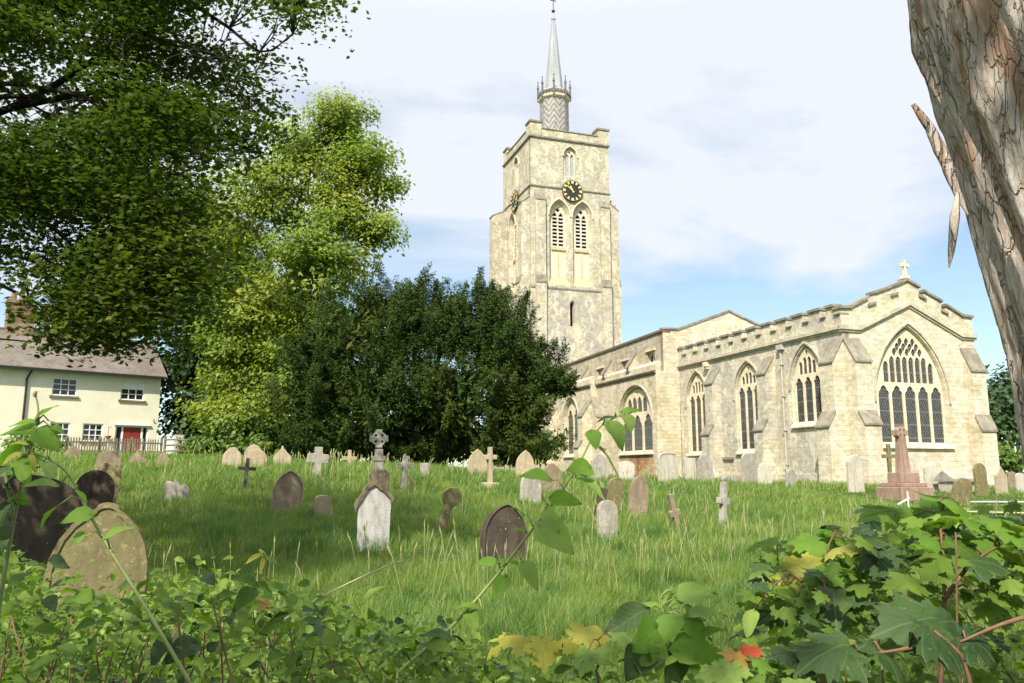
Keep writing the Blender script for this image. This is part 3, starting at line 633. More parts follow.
for k in range(8):
    A = O8+math.pi/4*k; x0, y0 = LX+1.82*math.cos(A), LY+1.82*math.sin(A)
    mb = MB(); mb.lathe([(.13, 43.0), (.12, 44.5), (.17, 44.55), (.03, 45.25), (.09, 45.35), (.02, 45.5)], 6, x0, y0); mb.build('pinnacle', MAT_DARKLEAD, CH)
mb = MB(); mb.lathe([(1.12, 43.3), (.98, 44.8), (.52, 49.5), (.17, 53.0), (.26, 53.05), (.26, 53.2), (.12, 53.3), (.07, 53.9)], 8, LX, LY, O8); spi = mb.build('spire', MAT_PALELEAD, CH)
mb = MB()
for k in range(8):
    A = O8+math.pi/4*k; mb.tube([(LX+r*math.cos(A), LY+r*math.sin(A), z) for r, z in ((1.13, 43.3), (.99, 44.8), (.53, 49.5), (.18, 53.0))], .035, 5)
mb.build('spire_rib', MAT_LEAD, spi)
mb = MB(); mb.tube([(LX, LY, z) for z in (53.8, 56.6)], .05, 6); mb.lathe([(.01, 53.9), (.2, 54.05), (.2, 54.2), (.01, 54.35)], 10, LX, LY); mb.box(LX-.35, LX+.35, LY-.03, LY+.03, 55.4, 55.5); mb.build('weathervane', MAT_BLACKMETAL, spi)
# ================================================================= HEADSTONES AND CROSSES
def gravemat(name, base, alt, lich, la=.5, rough=.95, bottom=None):
    m, t, b, o = M(name, rough, .1); n = N(t); v0 = n.co('Object'); oi = n.new('ShaderNodeObjectInfo')
    off = n.new('ShaderNodeVectorMath', operation='ADD'); sc_ = n.math('MULTIPLY', oi.outputs['Random'], 60.0)
    n.l(v0, off.inputs[0]); n.l(sc_, off.inputs[1]); v = off.outputs[0]
    c = n.mix(n.ramp(n.noise(v, 3.2, 7, .65, .5), .38, .62), base, alt)
    st = n.new('ShaderNodeMapping'); n.l(v, st.inputs[0]); st.inputs['Scale'].default_value = (6, 6, .8)
    c = n.mix(n.math('MULTIPLY', n.ramp(n.noise(st.outputs[0], 1.2, 5, .6), .48, .68), .6), c, tuple(x*.55 for x in base))
    lm = n.ramp(n.noise(v, 11, 7, .7, .3), .68-.18*la, .74-.18*la)
    c = n.mix(n.math('MULTIPLY', lm, .85), c, lich)
    vo = n.new('ShaderNodeTexVoronoi'); n.l(v, vo.inputs['Vector']); vo.inputs['Scale'].default_value = 13
    sp = n.math('LESS_THAN', n.math('ADD', vo.outputs['Distance'], n.math('MULTIPLY', n.noise(v, 40, 3), .22)), .19+.06*la)
    c = n.mix(n.math('MULTIPLY', n.math('MULTIPLY', sp, n.ramp(n.noise(v, 2.5, 3), .45, .6)), .8), c, (.56, .55, .46))
    n.l(c, b.inputs['Base Color'])
    h = n.math('ADD', n.noise(v, 9, 7, .7), n.math('MULTIPLY', n.noise(v, 45, 4, .7), .5)); n.bump(h, b, .7, .025)
    return m
G = dict(
 brown=gravemat('brown_sandstone', (.20, .155, .105), (.27, .21, .14), (.30, .29, .16), .5),
 dark=gravemat('dark_lichened_stone', (.058, .047, .036), (.10, .075, .055), (.10, .105, .055), .35),
 grey=gravemat('grey_lichened_stone', (.37, .34, .28), (.27, .245, .20), (.50, .48, .40), .6),
 pale=gravemat('pale_limestone', (.50, .46, .37), (.42, .385, .31), (.33, .32, .24), .3),
 white=gravemat('white_marble', (.47, .455, .415), (.40, .39, .355), (.40, .39, .34), .25),
 moss=gravemat('mossy_stone', (.20, .165, .085), (.15, .135, .065), (.25, .235, .10), .7),
 tan=gravemat('tan_sandstone', (.36, .30, .205), (.44, .37, .26), (.40, .34, .20), .4),
 orange=gravemat('orange_lichened_stone', (.38, .31, .21), (.32, .275, .20), (.46, .34, .15), .8),
 pink=gravemat('pink_granite', (.30, .20, .15), (.35, .24, .185), (.38, .21, .16), .1, .6),
 umber=gravemat('dark_umber_stone', (.13, .10, .07), (.19, .15, .10), (.26, .25, .17), .5),
 black=gravemat('blackened_timber', (.07, .06, .05), (.10, .085, .07), (.16, .15, .12), .2))
def jit(pts, w, seed, amp=.012):
    return [(x+(vnoise(x*7/w+seed, z*7, seed)-.5)*amp*2*w, z+(vnoise(x*6/w+seed+9, z*6, seed+3)-.5)*amp*w*(1 if z > .3 else 0)) for x, z in pts]
def sub(pts, step):
    out = []
    for (x0, y0), (x1, y1) in zip(pts, pts[1:]+pts[:1]):
        n = max(1, int(math.hypot(x1-x0, y1-y0)/step))
        out += [(x0+(x1-x0)*k/n, y0+(y1-y0)*k/n) for k in range(n)]
    return out
def profile(kind, w, H):
    h = w/2; A = []
    if kind == 'round': A = [(h*math.cos(math.pi*i/16), H-h+h*math.sin(math.pi*i/16)) for i in range(17)]
    elif kind == 'segment': A = [(h*math.cos(math.pi*i/16), H-h*.55+h*.55*math.sin(math.pi*i/16)) for i in range(17)]
    elif kind == 'gothic': return arch(-h, h, 0, H-w*.85, H, 8)
    elif kind == 'gothicwide': return arch(-h, h, 0, H-w*.68, H, 8)
    elif kind == 'shoulder':
        r = h*.74; A = [(h, H-r*.95)]+[(r*math.cos(math.pi*i/14), H-r*.9+r*.9*math.sin(math.pi*i/14)) for i in range(15)]+[(-h, H-r*.95)]
    elif kind == 'ogee':
        A = [(h, H-.78*w), (h*.97, H-.62*w), (h*.85, H-.42*w), (h*.66, H-.26*w), (h*.42, H-.14*w), (h*.24, H-.075*w), (h*.20, H-.035*w), (h*.12, H-.01*w), (0, H)]; A += [(-x, z) for x, z in reversed(A[:-1])]
    elif kind == 'gable': A = [(h, H-.72*w), (h*.98, H-.62*w), (h*.12, H-.12*w), (h*.13, H-.02*w), (0, H), (-h*.13, H-.02*w), (-h*.12, H-.12*w), (-h*.98, H-.62*w), (-h, H-.72*w)]
    elif kind == 'gableplain': A = [(h, H-.62*w), (0, H), (-h, H-.62*w)]
    elif kind == 'lollipop': return [(-h*.55, 0), (h*.55, 0), (h*.42, H-1.05*w)]+[(h*math.cos(a), H-h+h*math.sin(a)) for a in [(-1.1+i*(math.pi+2.2)/18) for i in range(19)]]+[(-h*.42, H-1.05*w)]
    elif kind == 'square': A = [(h, H-.06*w), (h*.93, H), (-h*.93, H), (-h, H-.06*w)]
    elif kind == 'cambered': A = [(h, H-.16*w), (h*.8, H-.04*w), (h*.3, H), (-h*.3, H), (-h*.8, H-.04*w), (-h, H-.16*w)]
    elif kind == 'broken': A = [(h, H*.62), (h*.62, H*.80), (h*.35, H*.70), (h*.1, H*.86), (-h*.05, H), (-h*.2, H*.82), (-h*.7, H*.90), (-h, H*.80)]
    return [(-h, 0), (h, 0)]+A
def crossprof(w, H, a=.30, arm=.70, taper=.9, celtic=False):
    s = w*a/2; z = H*arm; q = s*1.02
    return [(-s, 0), (s, 0), (s*taper, z-q), (w/2, z-q*.95), (w/2, z+q*.95), (s*taper, z+q), (s*taper, H), (-s*taper, H), (-s*taper, z+q), (-w/2, z+q*.95), (-w/2, z-q*.95), (-s*taper, z-q)]
HS = []
def place(px, ptop, pbase, D):
    p = at(px, 472, D); g_ = gz(p[0], p[1]); zb = at(px, pbase, D)[2]; zt = at(px, ptop, D)[2]
    HS.append((px, D, round(g_, 2), round(zb, 2), round(zt-g_, 2))); z0 = min(g_, zb)-.15
    return p[0], p[1], z0, zt-z0
def stone(label, px, ptop, pbase, wpx, D, kind, mat, lean=0, pitch=0, yaw=None, thick=.12, border=0, group='headstones in the long grass', name='headstone', cross=None):
    x, y, z0, H = place(px, ptop, pbase, D); w = wpx*D/785; seed = len(HS)*3.7
    H *= 1/max(.7, math.cos(math.radians(lean))); yaw = TH+math.radians(random.uniform(-7, 7)) if yaw is None else math.radians(yaw)
    pr = crossprof(w, H, *(cross or (.3, .72, .9))) if kind == 'cross' else profile(kind, w, H)
    pr = jit(sub(pr, .05), w, seed)
    mb = MB(); mb.prism(pr, -thick/2, thick/2, lambda a, b, c: (a, c, b))
    o = mb.build(name, G[mat], None, bevel=min(.012, thick*.12)); o.location = (x, y, z0)
    o.rotation_euler = (math.radians(pitch), math.radians(lean), yaw)
    if border:
        ins = profile(kind, w*(1-border*1.0), H-.42*border*w*1.3); out = profile(kind, w-.01, H-.006); ins = [(a, max(b, .12)) for a, b in ins]
        mb = MB(); mb.plate([(a, b+.01) for a, b in out], [[(a, b+.02) for a, b in ins]], thick/2-.004, thick/2+.022, lambda a, b, c: (a, -c, b)); mb.build('raised_border', G[mat], o, bevel=.006)
    tag(o, label, 'cross' if kind == 'cross' else 'headstone', group); return o
st = stone
st('broad dark brown headstone under the overhanging tree at the left edge', 22, 474, 556, 96, 12, 'segment', 'dark', 4, -8, 30, .16)
st('dark round-topped headstone standing in front of a mossy one and a brown one', 94, 470, 512, 34, 15, 'round', 'dark', 2, -3, 24)
st('mossy green headstone hidden between the dark round one and the brown one', 103, 461, 500, 24, 17.5, 'round', 'moss', 5, -14, 26)
st('brown round-topped headstone behind the mossy green one and the dark round one', 105.5, 450, 490, 22, 21, 'round', 'brown', 3, -5, 24)
st('large mossy yellow-green headstone with ogee top and raised border among the brambles', 102, 503, 612, 90, 9.2, 'ogee', 'moss', 4, -5, 14, .15, .14)
st('small rough brown stone close to the picket fence', 72, 446, 461, 17, 34, 'gothicwide', 'brown', -2)
st('tall-gabled brown stone left of its lower twin near the fence', 137, 450, 469, 18, 30, 'gable', 'brown', -3, -6)
st('low plain-gabled brown stone near the fence', 161.5, 451, 468, 19, 29.5, 'gableplain', 'brown', 2, -5)
st('low broken stump of a brown headstone with a jagged top', 179, 477, 499, 23, 20, 'broken', 'grey', -3, 4, 10)
st('pale round-arched headstone left of the dark timber cross', 231, 447, 474, 18, 28, 'gothicwide', 'tan', 1)
st('taller pinkish headstone behind the round pink one', 252, 444, 468, 17, 30, 'gothicwide', 'tan', 1)
st('round pinkish headstone directly behind the dark timber cross', 255, 449, 473, 20, 28.6, 'round', 'orange', 2)
st('small tan headstone with steep gable and finial under the lime tree', 282, 446, 468, 17, 30, 'gable', 'tan', -1)
st('thin dark timber cross leaning slightly in the grass', 244.5, 458, 491, 17, 22, 'cross', 'black', 4, 0, 14, .07, name='grave_cross', cross=(.20, .74, .95), group='crosses in the churchyard')
st('pointed brown headstone with a white lichen patch, leaning right', 287, 471, 514, 29, 18.5, 'gothicwide', 'brown', 5, -6, 30, .15, .10)
st('broad pale cross with a stepped head near the yew', 316, 447, 480, 20, 25, 'cross', 'grey', 3, 0, 24, .2, name='grave_cross', cross=(.44, .70, .8), group='crosses in the churchyard')
st('little yellow-tan cross against the dark yew', 349, 450, 472, 14, 30, 'cross', 'orange', 0, 0, None, .1, name='grave_cross', cross=(.26, .68, .95), group='crosses in the churchyard')
st('slim worn cross with one stubby arm right of the white headstone', 404, 456, 490, 15, 23, 'cross', 'grey', 2, 0, 30, .12, name='grave_cross', cross=(.36, .76, .85), group='crosses in the churchyard')
st('short narrow grey stub in front of the yew', 425, 463, 484, 8, 26, 'square', 'grey', -2)
st('small tilted mossy stone with a round head', 437, 487, 520, 19, 16, 'lollipop', 'moss', 18, 6, 30, .1)
st('low ochre lichened boulder-like stone in the grass', 324, 495, 508, 16, 18, 'segment', 'orange', 0, 0, None, .3)
st('pointed tan headstone beside the stepped cross under the yew', 477, 449, 478, 19, 28, 'gothic', 'orange', 1)
st('pointed headstone blotched with orange lichen near the church wall', 524, 450, 479, 18, 28, 'gothic', 'orange', 4, -4)
st('speckled grey headstone overlapping a brown one', 530, 471, 506, 22, 21, 'gothicwide', 'grey', 5, -5, 28)
st('rounded rusty brown headstone behind the speckled grey one', 551, 463, 497, 20, 23, 'gothicwide', 'brown', 1)
st('very dark pointed headstone dotted with white lichen in the middle of the meadow', 501, 505, 575, 46, 12.4, 'gothicwide', 'dark', 6, -5, 26, .15, .06)
st('tall grey round-topped headstone tilted beside the aisle', 598, 454, 492, 19, 31, 'shoulder', 'grey', 6, -4)
st('squarish grey headstone below the brick patch', 625, 461, 490, 16, 32, 'segment', 'pale', 5, -3)
st('mossy round headstone leaning back behind the speckled low stone', 607, 477, 503, 17, 19, 'round', 'moss', 12, 8, 12, .09)
st('thin dark sliver of a stone beside the mossy round one', 594, 488, 512, 8, 18, 'square', 'dark', 14)
st('low rounded headstone covered in white speckled lichen', 606, 500, 531, 21, 15.5, 'round', 'grey', 4, -5, 25)
st('pointed brown headstone leaning right with lichen at its foot', 635, 475, 509, 20, 19, 'gothic', 'brown', 9, -4)
st('pale headstone with rounded shoulders before the bare aisle wall', 668, 453, 486, 22, 33, 'cambered', 'pale', 0, 0, None, .14, .10)
st('faded narrow stone half behind the greenish headstone', 690, 458, 485, 12, 37.5, 'square', 'pale', 0)
st('greenish grey round-topped headstone under the end side window', 705, 455, 484, 17, 35.5, 'shoulder', 'grey', -1)
st('tall broad grey headstone under the middle side window', 749.5, 453, 487, 19, 36, 'segment', 'grey', 1)
st('shorter grey headstone touching the tall broad one', 764, 463, 488, 15, 35.5, 'shoulder', 'pale', 1)
st('small weathered stone leaning beside the drainpipe', 789, 469, 486, 11, 34, 'shoulder', 'grey', 8)
st('low curved grey stone at the foot of the chancel wall', 731, 475, 484, 22, 37, 'segment', 'grey', 0, 0, None, .3)
st('whitish shouldered headstone in front of the chancel corner', 855, 455, 491, 17, 32.5, 'shoulder', 'pale', 0)
st('small leaning stump of a broken brown cross', 678, 494, 515, 12, 17, 'cross', 'brown', -14, 0, 20, .1, name='grave_cross', cross=(.5, .55, .8), group='crosses in the churchyard')
st('stubby cross crusted with lichen in the open grass', 720, 482, 513, 15, 18, 'cross', 'grey', 6, 0, 35, .13, name='grave_cross', cross=(.42, .62, .85), group='crosses in the churchyard')
st('weathered green-stained cross behind the pink granite memorial', 890, 444, 482, 14, 33.5, 'cross', 'moss', 0, 0, 10, .12, name='grave_cross', cross=(.26, .76, .95), group='crosses in the churchyard')
st('grey rounded stone half hidden by the pink granite memorial', 912, 462, 488, 14, 35, 'shoulder', 'pale', 0)
st('wide square-topped grey headstone below the east window', 931, 465, 491, 17, 34.5, 'cambered', 'pale', 0)
st('tilted mossy stone in front of the coped tomb', 954, 478, 500, 18, 27, 'round', 'moss', 16, 6, 6, .14)
st('yellow-brown round headstone by the chancel corner buttress', 980, 463, 491, 16, 32, 'round', 'moss', 3, -3, 24)
st('beige headstone with sloping shoulders right of the yellow-brown one', 1000, 466, 491, 15, 33, 'gableplain', 'tan', 0, 0, None, .12)
st('narrow brown headstone squeezed between two pale ones', 1010.5, 472, 492, 9, 36, 'square', 'brown', 0)
st('pale headstone beside the big trunk', 1019, 473, 493, 10, 34, 'segment', 'pale', 2)
# stepped cross under the yew
def monument(label, px, pbase, D, name='grave_cross', group='crosses in the churchyard', yaw=TH):
    p = at(px, 472, D); o = empty(name, (p[0], p[1], min(gz(p[0], p[1]), at(px, pbase, D)[2])-.1), yaw); tag(o, label, 'cross', group); return o, D/785
o, k = monument('tall slender cross on a stepped base under the yew', 490, 489, 24); H = at(490, 447, 24)[2]-o.location.z
mb = MB(); mb.prism(sub(crossprof(13*k, H, .34, .78, .85), .06), -.08, .08, lambda a, b, c: (a, c, b)); mb.build('cross_shaft', G['tan'], o, bevel=.01)
mb = MB(); mb.box(-7.5*k, 7.5*k, -.2, .2, -.1, .32); mb.build('base_step', G['tan'], o, bevel=.02)
# white headstone with brown shoulders and a wheel cross on top
o, k = monument('white marble headstone with ragged brown gable and a small wheel cross on top', 375, 538, 14.2, 'headstone', 'headstones in the long grass', math.radians(16)); o['category'] = 'headstone'
zb = o.location.z; Z = lambda py: at(375, py, 14.2)[2]-zb
w = 31*k
pr = [(-w/2, -.1), (w/2, -.1), (w/2, Z(499)), (w*.36, Z(490)), (w*.2, Z(484)), (-w*.02, Z(481)), (-w*.25, Z(488)), (-w/2, Z(502))]
mb = MB(); mb.prism(jit(sub(pr, .04), w, 3.3, .02), -.07, .05, lambda a, b, c: (a, c, b)); mb.build('slab', G['white'], o, bevel=.008)
pr = [(-w*.57, Z(512)), (-w*.50, Z(508)), (-w*.36, Z(497)), (-w*.20, Z(491)), (-w*.04, Z(485)), (w*.12, Z(487)), (w*.28, Z(491)), (w*.44, Z(499)), (w*.51, Z(504)), (w*.54, Z(499)), (w*.40, Z(488)), (w*.40, Z(475)), (w*.30, Z(470)), (-w*.08, Z(470)), (-w*.16, Z(480)), (-w*.36, Z(490)), (-w*.55, Z(500))]
mb = MB(); mb.prism(jit(sub(pr, .025), w, 5.1, .06), -.11, .10, lambda a, b, c: (a, c, b)); mb.build('gable_moulding', G['umber'], o, bevel=.012)
cx = .09*w; s = w*.11
mb = MB(); mb.prism(sub([(cx-s*1.1, Z(470)), (cx+s*1.5, Z(470)), (cx+s*1.2, Z(449)), (cx-s*1.0, Z(449))], .05), -.07, .07, lambda a, b, c: (a, c, b)); mb.prism([(cx-s*1.6, Z(461)), (cx+s*2.0, Z(461)), (cx+s*2, Z(456)), (cx-s*1.6, Z(456))], -.085, .085, lambda a, b, c: (a, c, b)); mb.build('cross_shaft', G['grey'], o, bevel=.01)
zc = Z(438.5); rr = (Z(429.5)-zc)
def wheelcross(mb, cx, zc, r, th, fn, a=.26):
    ring = lambda q: [(cx+q*math.cos(2*math.pi*i/28), zc+q*math.sin(2*math.pi*i/28)) for i in range(28)]
    hol = []
    for k_ in range(4):
        t0 = math.pi/4+k_*math.pi/2; c0, s0 = math.cos(t0)*r*.50, math.sin(t0)*r*.50
        hol.append([(cx+c0+r*.15*math.cos(2*math.pi*i/10), zc+s0+r*.15*math.sin(2*math.pi*i/10)) for i in range(10)])
    out = []
    for k_ in range(4):
        t0 = k_*math.pi/2; ct, st_ = math.cos(t0), math.sin(t0)
        for q, h in ((.80, -.36), (1.0, -.36), (1.0, .36), (.80, .36)):
            out.append((cx+r*(q*ct-h*st_), zc+r*(q*st_+h*ct)))
        for j in (1, 2): 
            tt = t0+math.pi/2*(.22+.28*j*.98); out.append((cx+r*.80*math.cos(tt), zc+r*.80*math.sin(tt)))
    mb.plate(out, hol, -th, th, fn)
mb = MB(); wheelcross(mb, cx, zc, rr, .06, lambda a, b, c: (a, c, b)); mb.build('wheel_cross', G['grey'], o, bevel=.006)
# pink granite memorial cross on three steps
o, k = monument('tall pink granite memorial cross on three steps before the east window', 903, 497, 29, 'memorial_cross'); o['category'] = 'memorial cross'; del o['group']
zb = o.location.z; Z = lambda py: at(903, py, 29)[2]-zb
for nm, hw, z0, z1 in (('base_step', 19.5*k, -.1, Z(487)), ('base_step', 15.5*k, Z(487), Z(482.5)), ('plinth', 11*k, Z(482.5), Z(472.5))):
    mb = MB(); mb.box(-hw, hw, -hw*.85, hw*.85, z0+.001, z1); mb.build(nm, G['pink'], o, bevel=.025)
mb = MB(); b = [(-5.6*k, 5.6*k), (-3.9*k, 3.9*k)]
vs = [(x, y, Z(472.5)) for x, y in ((-5.6*k, -.16), (5.6*k, -.16), (5.6*k, .16), (-5.6*k, .16))]+[(x, y, Z(437)) for x, y in ((-3.6*k, -.12), (3.6*k, -.12), (3.6*k, .12), (-3.6*k, .12))]
mb.add(vs, [(0, 1, 2, 3), (7, 6, 5, 4), (0, 1, 5, 4), (1, 2, 6, 5), (2, 3, 7, 6), (3, 0, 4, 7)]); mb.build('cross_shaft', G['pink'], o, bevel=.015)
mb = MB(); wheelcross(mb, -1*k*.3, Z(433), 7*k, .12, lambda a, b, c: (a, c, b)); mb.build('wheel_cross', G['pink'], o, bevel=.012)
# coped tomb
p = at(956, 472, 34); o = empty('chest_tomb', (p[0], p[1], gz(p[0], p[1])-.1), TH); tag(o, 'low grey chest tomb with coped lid and gabled end below the east window', 'tomb')
zb = o.location.z; zt = at(956, 471, 34)[2]-zb; k = 34/785
mb = MB(); mb.box(-15*k, 15*k, -.35, .35, -.1, zt*.55); mb.build('tomb_chest', G['pale'], o, bevel=.02)
mb = MB(); mb.prism([(-.5, zt*.57), (.5, zt*.57), (.5, zt*.68), (.06, zt*1.0), (-.06, zt*1.0), (-.5, zt*.68)], -17*k, 16*k, lambda a, b, c: (c, a, b)); mb.build('coped_lid', G['grey'], o, bevel=.02)
# little white tap post by the path
p = at(908, 500, 24); o = empty('garden_tap', (p[0], p[1], gz(p[0], p[1])), .3); tag(o, 'thin white standpipe with bent spout in the grass before the pink memorial', 'standpipe')
z1 = at(908, 489, 24)[2]-o.location.z
mb = MB(); mb.tube([(0, 0, -.1), (0, 0, z1*.9)], .022, 8); mb.build('post', simple('white_plastic', (.75, .74, .70), .5, .4, .05, 3, 0), o)
mb = MB(); mb.tube([(.05, 0, z1*.55), (-.32, 0, z1*.30), (-.38, 0, z1*.26)], .026, 8); mb.build('spout', simple('white_enamel', (.72, .72, .70), .4, .4, .05, 3, 0), o)

# ================================================================= HOUSE AND FENCE
HA = math.radians(50); HC = (-22.9902, 52.0, 0.0)
HO = empty('house', HC, math.pi/2-HA); tag(HO, 'cream rendered two-storey house with tiled roof and red front door', 'house')
MAT_RENDER = simple('cream_render', (.72, .685, .52), .9, .15, .06, 1.5, .2, dark=(.65, .61, .45))
def tilemat():
    m, t, b, o = M('brown_plain_tiles', .9, .15); n = N(t); v = n.co('Object')
    br = n.new('ShaderNodeTexBrick'); sx = n.new('ShaderNodeSeparateXYZ'); n.l(v, sx.inputs[0]); cx_ = n.new('ShaderNodeCombineXYZ'); n.l(sx.outputs[0], cx_.inputs[0]); n.l(n.math('MULTIPLY', sx.outputs[2], 1.4), cx_.inputs[1]); n.l(cx_.outputs[0], br.inputs['Vector'])
    br.inputs['Scale'].default_value = 1; br.inputs['Brick Width'].default_value = .2; br.inputs['Row Height'].default_value = .14; br.inputs['Mortar Size'].default_value = .012
    br.inputs['Color1'].default_value = (.125, .100, .082, 1); br.inputs['Color2'].default_value = (.175, .145, .12, 1); br.inputs['Mortar'].default_value = (.11, .09, .08, 1)
    c = n.mix(n.ramp(n.noise(v, 1.1, 6, .65), .45, .65), br.outputs['Color'], (.17, .155, .13)); n.l(c, b.inputs['Base Color']); n.bump(br.outputs['Fac'], b, -.6, .03); return m
MAT_TILE = tilemat()
MAT_WHITEPAINT = simple('white_gloss_paint', (.78, .78, .76), .4, .4, .03, 3, 0)
MAT_PANE = M('dark_window_pane', .08, .6)[0]; MAT_PANE.node_tree.nodes['Principled BSDF'].inputs['Base Color'].default_value = (.02, .024, .028, 1)
MAT_RED = simple('red_painted_door', (.24, .03, .018), .5, .4, .08, 4, 0)
MAT_CHIM = stone_wall('brown_chimney_brick', (.30, .20, .13), (.36, .27, .19), (.20, .14, .10), .4, .6, 1.0)
fH = lambda a, b, c: (-a, -c, b)                          # a = distance left from the right corner, b = height, c out of the wall
HL = 15.0; EV = 7.80
wins = [(4.87, 6.23, 6.13, 7.2), (.97, 2.38, 6.08, 7.18), (5.08, 6.15, 3.40, 4.50), (3.23, 4.37, 3.42, 4.50), (9.6, 10.9, 6.13, 7.2), (9.4, 10.8, 3.4, 4.5)]
dr = (.55, 2.52, 2.1, 4.46)
mb = MB(); mb.plate([(0, 1.6), (HL, 1.6), (HL, EV), (0, EV)], [[(a, c), (b, c), (b, d), (a, d)] for a, b, c, d in wins]+[[(dr[0], dr[2]), (dr[1], dr[2]), (dr[1], dr[3]), (dr[0], dr[3])]], -.25, 0, fH); mb.build('front_wall', MAT_RENDER, HO)
HD = 6.4; RZ = 10.35
mb = MB(); mb.prism([(0.25, 1.6), (HD, 1.6), (HD, EV), (HD/2, RZ-.1), (.25, EV+.12)], 0.0, .25, lambda p, z, a: (-a-.003, p, z)); mb.build('gable_wall', MAT_RENDER, HO)
mb = MB(); mb.box(-HL, -.26, HD-.25, HD, 1.6, EV); mb.box(-HL, -HL+.25, .26, HD-.26, 1.6, EV); mb.build('back_wall', MAT_RENDER, HO)
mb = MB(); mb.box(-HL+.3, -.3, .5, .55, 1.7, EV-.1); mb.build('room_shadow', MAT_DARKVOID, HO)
mb = MB(); mb.prism([(-.38, EV-.10), (HD/2, RZ), (HD+.38, EV-.10), (HD+.38, EV-.22), (HD/2, RZ-.13), (-.38, EV-.22)], -.28, HL+.2, lambda p, z, a: (-a, p, z)); roof = mb.build('roof', MAT_TILE, HO)
mb = MB(); mb.tube([(.32, HD/2, RZ), (-HL-.2, HD/2, RZ)], .11, 8); mb.build('ridge_tiles', MAT_TILE, roof)
mb = MB(); mb.box(-8.55, -7.05, HD/2-.45, HD/2+.45, RZ-.9, 12.0); mb.box(-8.65, -6.95, HD/2-.55, HD/2+.55, 12.001, 12.2); ch = mb.build('chimney', MAT_CHIM, HO)
for q in (-8.25, -7.8, -7.35):
    mb = MB(); mb.lathe([(.17, 12.2), (.14, 12.75), (.17, 12.8)], 10, q, HD/2); mb.build('chimney_pot', MAT_CHIM, ch)
mb = MB(); mb.box(-HL-.2, .2, -.50, -.38, EV-.26, EV-.14); mb.build('gutter', MAT_BLACKMETAL, HO)
mb = MB(); mb.tube([(-7.45, -.44, EV-.2), (-7.45, -.40, EV-.35), (-7.6, -.09, EV-.75), (-7.6, -.09, 1.7)], .06, 8); mb.build('drainpipe', MAT_BLACKMETAL, HO)
def swin(a, b, c, d, cols, rows, sillz=True):
    m_ = .045; hs = []; f = .07; cw = (b-a-2*f-(cols-1)*m_)/cols; rh = (d-c-2*f-(rows-1)*m_)/rows
    for i in range(cols):
        for j in range(rows):
            x0 = a+f+i*(cw+m_); z0 = c+f+j*(rh+m_); hs.append([(x0, z0), (x0+cw, z0), (x0+cw, z0+rh), (x0, z0+rh)])
    mb = MB(); mb.plate([(a, c), (b, c), (b, d), (a, d)], hs, -.16, -.06, fH); w_ = mb.build('window', MAT_WHITEPAINT, HO)
    mb = MB(); mb.box(a+.02, b-.02, c+.02, d-.02, -.15, -.14, fH); mb.build('pane', MAT_PANE, w_)
    mb = MB(); mb.box(a-.12, b+.12, c-.11, c-.003, -.05, .10, fH); mb.build('sill', MAT_CHIM, w_)
    if sillz == 'blind':
        mb = MB(); mb.box(a+.04, b-.04, d-.42, d-.03, -.135, -.12, fH); mb.build('blind', MAT_WHITEPAINT, w_)
for i, (a, b, c, d) in enumerate(wins): swin(a, b, c, d, 3 if i < 3 else 3, 3, 'blind' if i == 1 else True)
mb = MB(); mb.plate([(dr[0], dr[2]), (dr[1], dr[2]), (dr[1], dr[3]), (dr[0], dr[3])], [[(.63, 2.3), (.86, 2.3), (.86, 4.36), (.63, 4.36)], [(2.14, 2.3), (2.43, 2.3), (2.43, 4.36), (2.14, 4.36)], [(.98, 2.12), (2.03, 2.12), (2.03, 4.36), (.98, 4.36)]], -.2, -.08, fH); df = mb.build('door_frame', MAT_WHITEPAINT, HO)
mb = MB(); mb.box(.60, 2.46, 2.12, 4.40, -.19, -.18, fH); mb.build('side_light', MAT_PANE, df)
mb = MB(); mb.box(.99, 2.02, 2.13, 4.35, -.17, -.12, fH)
dd = mb.build('door', MAT_RED, HO)
mb = MB()
for x0, z0, x1, z1 in ((1.08, 3.35, 1.46, 4.2), (1.55, 3.35, 1.93, 4.2), (1.08, 2.3, 1.46, 3.15), (1.55, 2.3, 1.93, 3.15)): mb.box(x0, x1, z0, z1, -.118, -.10, fH)
mb.build('door_panel', MAT_RED, dd, bevel=.01)
mb = MB(); mb.box(1.46, 1.56, 3.55, 3.8, -.1, -.06, fH); mb.build('knocker', MAT_BLACKMETAL, dd)
mb = MB(); mb.box(.45, 2.62, 4.47, 4.56, 0, .12, fH); mb.build('door_hood', MAT_WHITEPAINT, HO)
bk = empty('hanging_basket', tuple(HO.matrix_world @ Vector((0, 0, 0))), 0)
bp = Matrix.Rotation(math.pi/2-HA, 3, 'Z') @ Vector((-2.98, -.28, 3.75)) + Vector(HC); bk.location = bp
tag(bk, 'small hanging basket of flowers on the house wall beside the red door', 'hanging basket')
mb = MB(); mb.lathe([(.02, -.18), (.16, -.08), (.20, .02)], 12); mb.build('basket', simple('terracotta_liner', (.38, .19, .09), .9, .1, .2, 8, .2), bk)
mb = MB(); mb.tube([(0, 0, .55), (0, 0, 0)], .012, 5); mb.tube([(0, 0, .55), (.18, -.0, .55)], .015, 5); mb.build('bracket', MAT_BLACKMETAL, bk)

